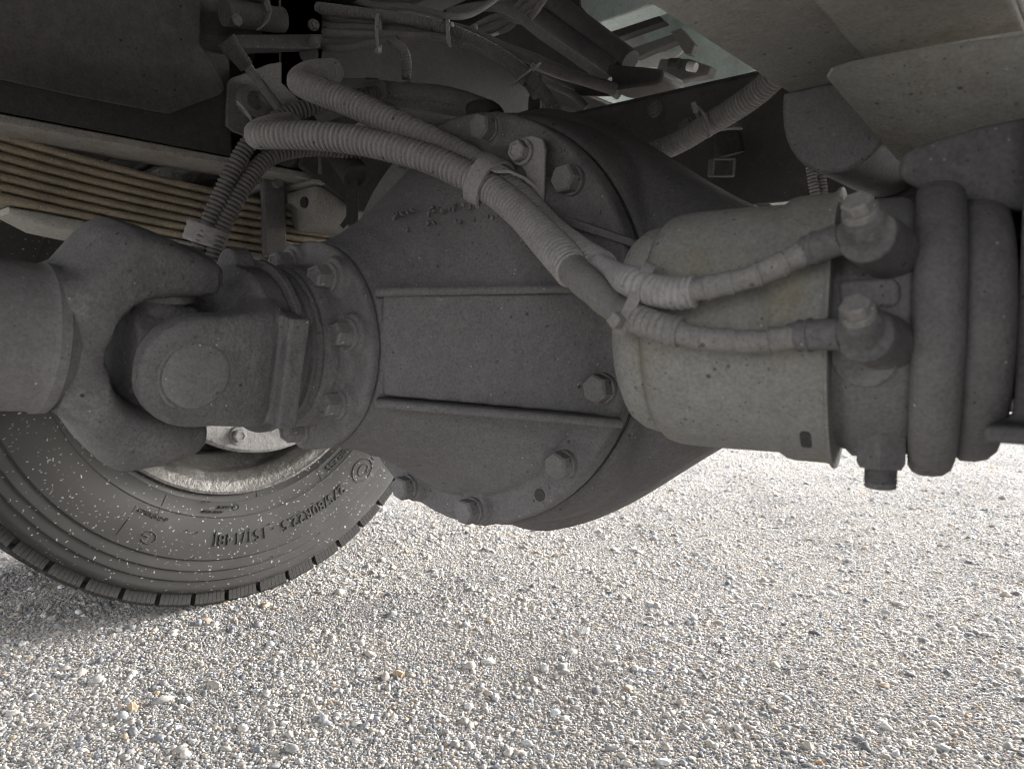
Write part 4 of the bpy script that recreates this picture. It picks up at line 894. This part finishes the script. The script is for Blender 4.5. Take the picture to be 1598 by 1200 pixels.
kb = thing('chassis_valve', 'dark rounded valve body behind the corrugated hoses', 'valve', (0.3767, 0.0542, 0.7530))
bm = BM(); lathe(bm, [(-.02, .022), (0, .026), (.02, .024)], (0.3831, 0.0611, 0.7389), (0, 0, 1), 28); lathe(bm, [(-.02, .018), (.03, .018)], (0.3664, 0.0877, 0.7242), (-.5, .6, 0), 24); lathe(bm, [(-.02, .02), (.03, .016)], (0.3242, 0.0458, 0.7771), (-.5, .2, .5), 24); obj('body', bm, 'black', kb, remesh=.003)
bm = BM(); tube(bm, [(0.3122, 0.0752, 0.7772), (0.2756, 0.0693, 0.7816), (0.2476, 0.0584, 0.7751), (0.2259, 0.0542, 0.7567)], .012, .005, 16); obj('link', bm, 'grey_pl', kb)
bm = BM(); strap(bm, [Vector(q) for q in [(0.2205, 0.0915, 0.7356), (0.2056, 0.0844, 0.7416), (0.1907, 0.0775, 0.7467)]], .012, .002, (0, 0, 1)); obj('tab', bm, 'hose', kb)
bm = BM(); prism(bm, [(0.3420, -0.0120, 0.7692), (0.3420, -0.1974, 0.8058), (0.3420, -0.1817, 0.6813), (0.3420, -0.0595, 0.6955), (0.3420, -0.0108, 0.6980)], (.003, 0, 0)); tag(obj('rail_patch_plate', bm, 'rail', bevel=.001), 'mottled grey plate on the far rail beside the pinion cone', 'plate')

# ================================================================== UPPER CENTRE / RIGHT, behind the axle
for k, (a, b, r_, lb) in enumerate((((0.4652, -0.5000, 1.1668), (0.1995, -0.5000, 0.9650), .021, 'lower of two dark torque tubes slanting down to the crossmember'), ((0.3865, -0.5000, 1.1562), (0.1774, -0.5000, 0.9736), .020, 'upper of two dark torque tubes slanting down to the crossmember'))):
    a, b = Vector(a), Vector(b)
    bm = BM(); cyl(bm, a-(b-a)*.5, b, r_, 28); tag(obj('torque_tube', bm, 'plate'), lb, 'tube', 'torque tubes')
bk = thing('black_block', 'black rubber mounting block where the slanting tubes meet the crossmember', 'mounting block', (0.1689, -0.5000, 0.9442))
bm = BM(); prism(bm, [(0.2076, -0.4700, 0.9681), (0.1369, -0.4700, 0.9469), (0.0932, -0.4700, 0.9323), (0.0930, -0.4700, 0.9149), (0.1080, -0.4700, 0.9096), (0.1904, -0.4700, 0.9187), (0.2185, -0.4700, 0.9294)], (0, -.08, 0)); obj('block', bm, 'black', bk, bevel=.006)
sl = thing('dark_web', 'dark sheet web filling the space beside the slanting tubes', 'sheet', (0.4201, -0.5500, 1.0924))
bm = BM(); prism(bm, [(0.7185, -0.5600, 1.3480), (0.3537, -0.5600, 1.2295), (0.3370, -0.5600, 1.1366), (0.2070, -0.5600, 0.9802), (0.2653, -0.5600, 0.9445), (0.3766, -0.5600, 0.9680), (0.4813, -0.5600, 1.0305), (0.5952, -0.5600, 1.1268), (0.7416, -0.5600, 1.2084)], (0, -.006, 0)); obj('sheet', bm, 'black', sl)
wr = thing('wire_bundle', 'knotted dark wires hanging above the cable loom', 'wires', (0.3034, -0.3000, 1.0210))
for k in range(5):
    o_ = random.uniform
    bm = BM(); tube(bm, [Vector((0.3974, -0.3000, 1.0244))+Vector((o_(-.02, .02), 0, o_(-.01, .01))), Vector((0.3185, -0.3000, 1.0209))+Vector((0, o_(-.02, .02), o_(-.02, .02))), Vector((0.2567, -0.3000, 1.0250))+Vector((0, 0, o_(-.02, .02))), Vector((0.2015, -0.3000, 1.0276))+Vector((0, 0, o_(-.01, .02)))], .006, .006, 10); obj('wire', bm, 'hose_dk', wr)
bm = BM(); tube(bm, [(0.2863, -0.2060, 0.9768), (0.2761, -0.1999, 0.9582), (0.2674, -0.2073, 0.9540), (0.2506, -0.2227, 0.9602)], .003, .004, 8); obj('wire', bm, 'hose', wr)

# pale tail structure seen through the gap
tl = thing('tail_structure', 'pale green and white tail frame members glimpsed through the gap above the crossmember', 'tail frame', (.2, -1.0, 1.0))
bm = BM(); prism(bm, [(0.5621, -0.9500, 1.2792), (0.3827, -0.9500, 1.3005), (0.2970, -0.9500, 1.3104), (0.2626, -0.9500, 1.2272), (0.1812, -0.9500, 1.1052), (0.0613, -0.9500, 0.9944), (0.2590, -0.9500, 1.0360), (0.4163, -0.9500, 1.1314)], (0, -.006, 0)); obj('panel', bm, 'green', tl)
bm = BM(); prism(bm, [(0.5016, -0.8500, 1.2169), (0.3435, -0.8500, 1.2211), (0.3130, -0.8500, 1.1897), (0.4489, -0.8500, 1.1850)], (0, -.03, 0)); obj('rail', bm, 'black', tl, bevel=.003)
bm = BM(); prism(bm, [(0.4427, -0.8800, 1.1648), (0.3031, -0.8800, 1.1704), (0.2897, -0.8800, 1.1525), (0.4060, -0.8800, 1.1377)], (0, -.03, 0)); obj('rail', bm, 'grey_pl', tl, bevel=.003)
bm = BM(); prism(bm, [(0.5072, -0.9000, 1.1927), (0.4049, -0.9000, 1.2033), (0.3832, -0.9000, 1.1766), (0.4408, -0.9000, 1.1638), (0.2904, -0.9000, 1.1325), (0.3336, -0.9000, 1.1079), (0.4038, -0.9000, 1.1184)], (0, -.004, 0)); obj('inner_panel', bm, 'white', tl)
bm = BM(); prism(bm, [(0.2675, -0.8000, 1.1399), (0.2425, -0.8000, 1.1413), (0.2081, -0.8000, 1.0973), (0.2169, -0.8000, 1.0780), (0.2323, -0.8000, 1.0845)], (0, -.02, 0)); obj('gusset', bm, 'grey_pl', tl, bevel=.002)
bm = BM(); prism(bm, [(0.3100, -0.8300, 1.1007), (0.2375, -0.8300, 1.0831), (0.1836, -0.8300, 1.0539), (0.1907, -0.8300, 1.0366), (0.2927, -0.8300, 1.0429), (0.3196, -0.8300, 1.0774)], (0, -.03, 0)); obj('hinge', bm, 'grey_pl', tl, bevel=.003)
bm = BM(); cyl(bm, (0.2779, -0.8200, 1.0790), (0.2555, -0.8200, 1.0737), .012, 20); obj('pin', bm, 'black', tl)
bm = BM(); cyl(bm, (0.2334, -0.8200, 1.0629), (0.2148, -0.8200, 1.0558), .010, 20); obj('pin', bm, 'white', tl)

# conduit along the crossmember with its tie
conduit('thick_conduit', [(0.0034, -0.1916, 0.7046), (-0.0536, -0.1894, 0.7142), (-0.0994, -0.1835, 0.7203), (-0.1399, -0.1735, 0.7301), (-0.1865, -0.1621, 0.7414), (-0.2230, -0.1486, 0.7523), (-0.2551, -0.1311, 0.7641)], .0140, 'hose_pale', 'thick pale-edged conduit sweeping past the crossmember at the upper right', .0052)
tie('cable_tie', loop((-0.1433, -0.1634, 0.7335), (Vector((-0.1477, -0.1655, 0.7140))-Vector((-0.1331, -0.1560, 0.7530))), view, .020, .016, 24), .007, 'cable tie on the thick conduit with its pale head sticking up',
    ((-0.1452, -0.1365, 0.7438), (Vector((-0.1402, -0.1360, 0.7582))-Vector((-0.1537, -0.1438, 0.7109)))), 'hose_pale', (1, -1, 0), hs=(.007, .006, .012))
conduit('drop_conduit', [(-0.2249, -0.2757, 0.7341), (-0.2299, -0.2774, 0.7018), (-0.2350, -0.2790, 0.6696), (-0.2406, -0.2812, 0.6373)], .0062, 'hose_pale', 'left one of two slim conduits hanging above the chamber', .0042, 'slim conduits above the chamber')
conduit('drop_conduit', [(-0.2327, -0.2895, 0.7355), (-0.2372, -0.2906, 0.7031), (-0.2416, -0.2917, 0.6706), (-0.2455, -0.2923, 0.6382)], .0062, 'hose_pale', 'right one of two slim conduits hanging above the chamber', .0042, 'slim conduits above the chamber')
cn = thing('wire_connector', 'dark wire plug with a pale square socket behind the conduit', 'connector', (-0.1182, -0.2729, 0.7105))
bm = BM(); lathe(bm, [(-.02, .02), (.012, .02), (.016, .016)], (-0.1112, -0.2962, 0.7418), (.1, .2, .9), 24); obj('body', bm, 'black', cn)
bm = BM(); lathe(bm, [(0, .018), (.006, .016), (.008, .008)], (-0.1217, -0.2795, 0.7504), (0, .1, 1), 24); obj('cap', bm, 'hose_pale', cn)
f3 = frame(-Vector(view)); cc = Vector((-0.1207, -0.2606, 0.6978))
bm = BM()
for dx, dy, sx_, sy_ in ((-.014, 0, .004, .022), (.014, 0, .004, .022), (0, .011, .03, .003), (0, -.011, .03, .003)): box(bm, cc+f3 @ Vector((dx, dy, 0)), (sx_, sy_, .02), f3)
obj('socket', bm, 'hose_dk', cn, bevel=.001)
ft = thing('twin_pipe_clip', 'two short pale pipe ends in the dark beside the slim conduits', 'pipe ends', (-0.1635, -0.3813, 0.7269))
for q in ([(-0.1485, -0.3679, 0.7242), (-0.1634, -0.3814, 0.7279), (-0.1809, -0.3975, 0.7351)], [(-0.1583, -0.3623, 0.7146), (-0.1718, -0.3744, 0.7164), (-0.1865, -0.3879, 0.7218)]):
    bm = BM(); tube(bm, q, .0042, .004, 10); obj('pipe_end', bm, 'hose_pale', ft)
bp2 = thing('added_pale_bar', 'pale bar added to give the bright sliver above the brake chamber', 'standin_bar', (0, -1.5, .7))  # bar added to show a bright strip beyond the truck
bm = BM(); boxe(bm, -1.1, 1.1, -1.56, -1.48, .76, .90); obj('bar', bm, 'white', bp2, bevel=.006)
bm = BM(); cyl(bm, (0.3025, -1.3000, 0.8586), (0.2437, -1.3000, 0.8170), .012, 12); obj('bar_bracket', bm, 'black', bp2)
# near gusset strip below the bump stop, widened to shut out light behind
ng_ = thing('hanger_strap', 'dark steel strap widened to cover a bright gap beside the near bump stop', 'strap', (-0.3645, -0.0900, 0.6099))
bm = BM(); prism(bm, [(-0.3632, -0.0800, 0.6683), (-0.4190, -0.0800, 0.6581), (-0.4232, -0.0800, 0.5326), (-0.3648, -0.0800, 0.5360)], (0, -.004, 0)); obj('strap', bm, 'plate', ng_)

# more lines strung between the loom and the crossmember
for pp, r_, mt, lb in (
    ([(0.3574, -0.2137, 1.0196), (0.2877, -0.2349, 1.0170), (0.2418, -0.2471, 0.9977), (0.1945, -0.2586, 0.9561), (0.1358, -0.2795, 0.9077), (0.0849, -0.2940, 0.8645)], .008, 'hose_dk', 'dark pipe bending from the wires down to the black block'),
    ([(0.1102, -0.1504, 0.8554), (0.0941, -0.1774, 0.8480), (0.0818, -0.2149, 0.8458), (0.0700, -0.2520, 0.8450), (0.0614, -0.2856, 0.8363)], .0062, 'hose', 'dusty line running along the crossmember edge'),
    ([(0.0872, -0.1283, 0.8285), (0.0793, -0.1614, 0.8211), (0.0687, -0.1835, 0.8135), (0.0550, -0.1942, 0.7971)], .0055, 'hose_dk', 'short dark line below the dusty line at the crossmember'),
    ([(0.3927, -0.0060, 0.9918), (0.3317, -0.0310, 0.9653), (0.2807, -0.0620, 0.9570), (0.2300, -0.0919, 0.9395), (0.2166, -0.1318, 0.9538), (0.1960, -0.1804, 0.9957)], .0050, 'hose_dk', 'drooping dark cable above the corrugated loom conduit')):
    pipe('loom_line', pp, r_, mt, lb, 'loom lines', 'cable', 12)
us = thing('bracket_stub', 'dark upright bracket stub behind the top of the differential flange', 'bracket', (0.0616, -0.0919, 0.7652))
bm = BM(); prism(bm, [(0.0704, -0.0865, 0.7924), (0.0601, -0.0954, 0.7907), (0.0571, -0.0946, 0.7516), (0.0699, -0.0833, 0.7516)], Vector(view)*.02); obj('stub', bm, 'black', us, bevel=.002)
bm = BM(); prism(bm, [(0.0607, -0.1016, 0.7907), (0.0537, -0.1066, 0.7770), (0.0552, -0.1031, 0.7530), (0.0597, -0.0992, 0.7530)], Vector(view)*.006); obj('tab', bm, 'hose', us, bevel=.001)

# larger stones lying on the gravel, one by one
def stone(p, s, colr, label, seed):
    rnd = random.Random(seed); s *= .78; colr = tuple(v*.85 for v in colr)
    bm = BM(); bmesh.ops.create_icosphere(bm, subdivisions=3, radius=1)
    off = Vector((seed*3.1, seed*1.7, 0)); sq = Vector((1.15, .85, .62)); rz = Matrix.Rotation(rnd.uniform(0, 6), 3, 'Z')
    for v in bm.verts:
        n_ = mnoise.noise(v.co*.9+off)*.45 + mnoise.noise(v.co*2.3+off)*.12
        q = v.co*(1+n_); v.co = rz @ Vector((q.x*sq.x, q.y*sq.y, q.z*sq.z))*s
    m, n, b = nodes('loose_stone')
    tc = N(n, 'ShaderNodeTexCoord'); na = N(n, 'ShaderNodeTexNoise', i_Scale=220.0, i_Detail=5.0); n.links.new(tc.outputs['Object'], na.inputs['Vector'])
    n.links.new(mixc(n, ramp(n, na.outputs[0], [(.35, g(0)), (.7, g(.7))]), colr, tuple(min(.7, c*1.35) for c in colr)), b.inputs['Base Color']); b.inputs['Roughness'].default_value = .85
    me = bpy.data.meshes.new('stone'); bm.to_mesh(me); bm.free(); me.materials.append(m)
    o = link('stone', me, None, None, seed % 2 == 0, Matrix.Translation(Vector(p)+Vector((0, 0, s*.35))))
    tag(o, label, 'stone', 'larger stones on the gravel')
for p, s, c, lb, sd2 in (
    ((-0.3068, -0.4027, -0.0120), .0085, (.42, .33, .25), 'brownish pebble lying at the lower right of the gravel', 1),
    ((-0.0207, -0.2204, -0.0120), .0075, (.55, .54, .53), 'white flat pebble right of the grey one, lower middle', 2),
    ((0.0193, -0.2102, -0.0120), .0085, (.33, .32, .31), 'grey angular stone left of a white flat pebble', 3),
    ((-0.0106, -0.0434, -0.0120), .0075, (.5, .53, .56), 'bluish white stone in the lower middle of the gravel', 4),
    ((0.3091, -0.1554, -0.0120), .0075, (.36, .36, .37), 'grey standing stone below the bolted flange', 5),
    ((-0.0264, 0.0632, -0.0120), .0085, (.45, .43, .40), 'pale stone at the very bottom near the middle', 6),
    ((0.6127, 0.0027, -0.0120), .0095, (.47, .36, .26), 'orange-tan stone beside the right foot of the tyre', 7),
    ((0.5242, 0.3148, -0.0120), .0105, (.4, .385, .36), 'large beige stone below the tyre at the left', 8),
    ((0.2543, 0.2406, -0.0120), .0085, (.52, .5, .47), 'pale rounded stone at the lower left', 9),
    ((0.1674, 0.2276, -0.0120), .0095, (.3, .3, .295), 'dark mottled stone at the lower left edge', 10),
    ((0.8550, 0.2820, -0.0120), .0085, (.58, .57, .55), 'whitish stone near the left edge beneath the tread', 11),
    ((0.2496, 0.3144, -0.0120), .0085, (.5, .47, .43), 'cream stone at the bottom left of the gravel', 12)):
    stone(p, s, c, lb, sd2)
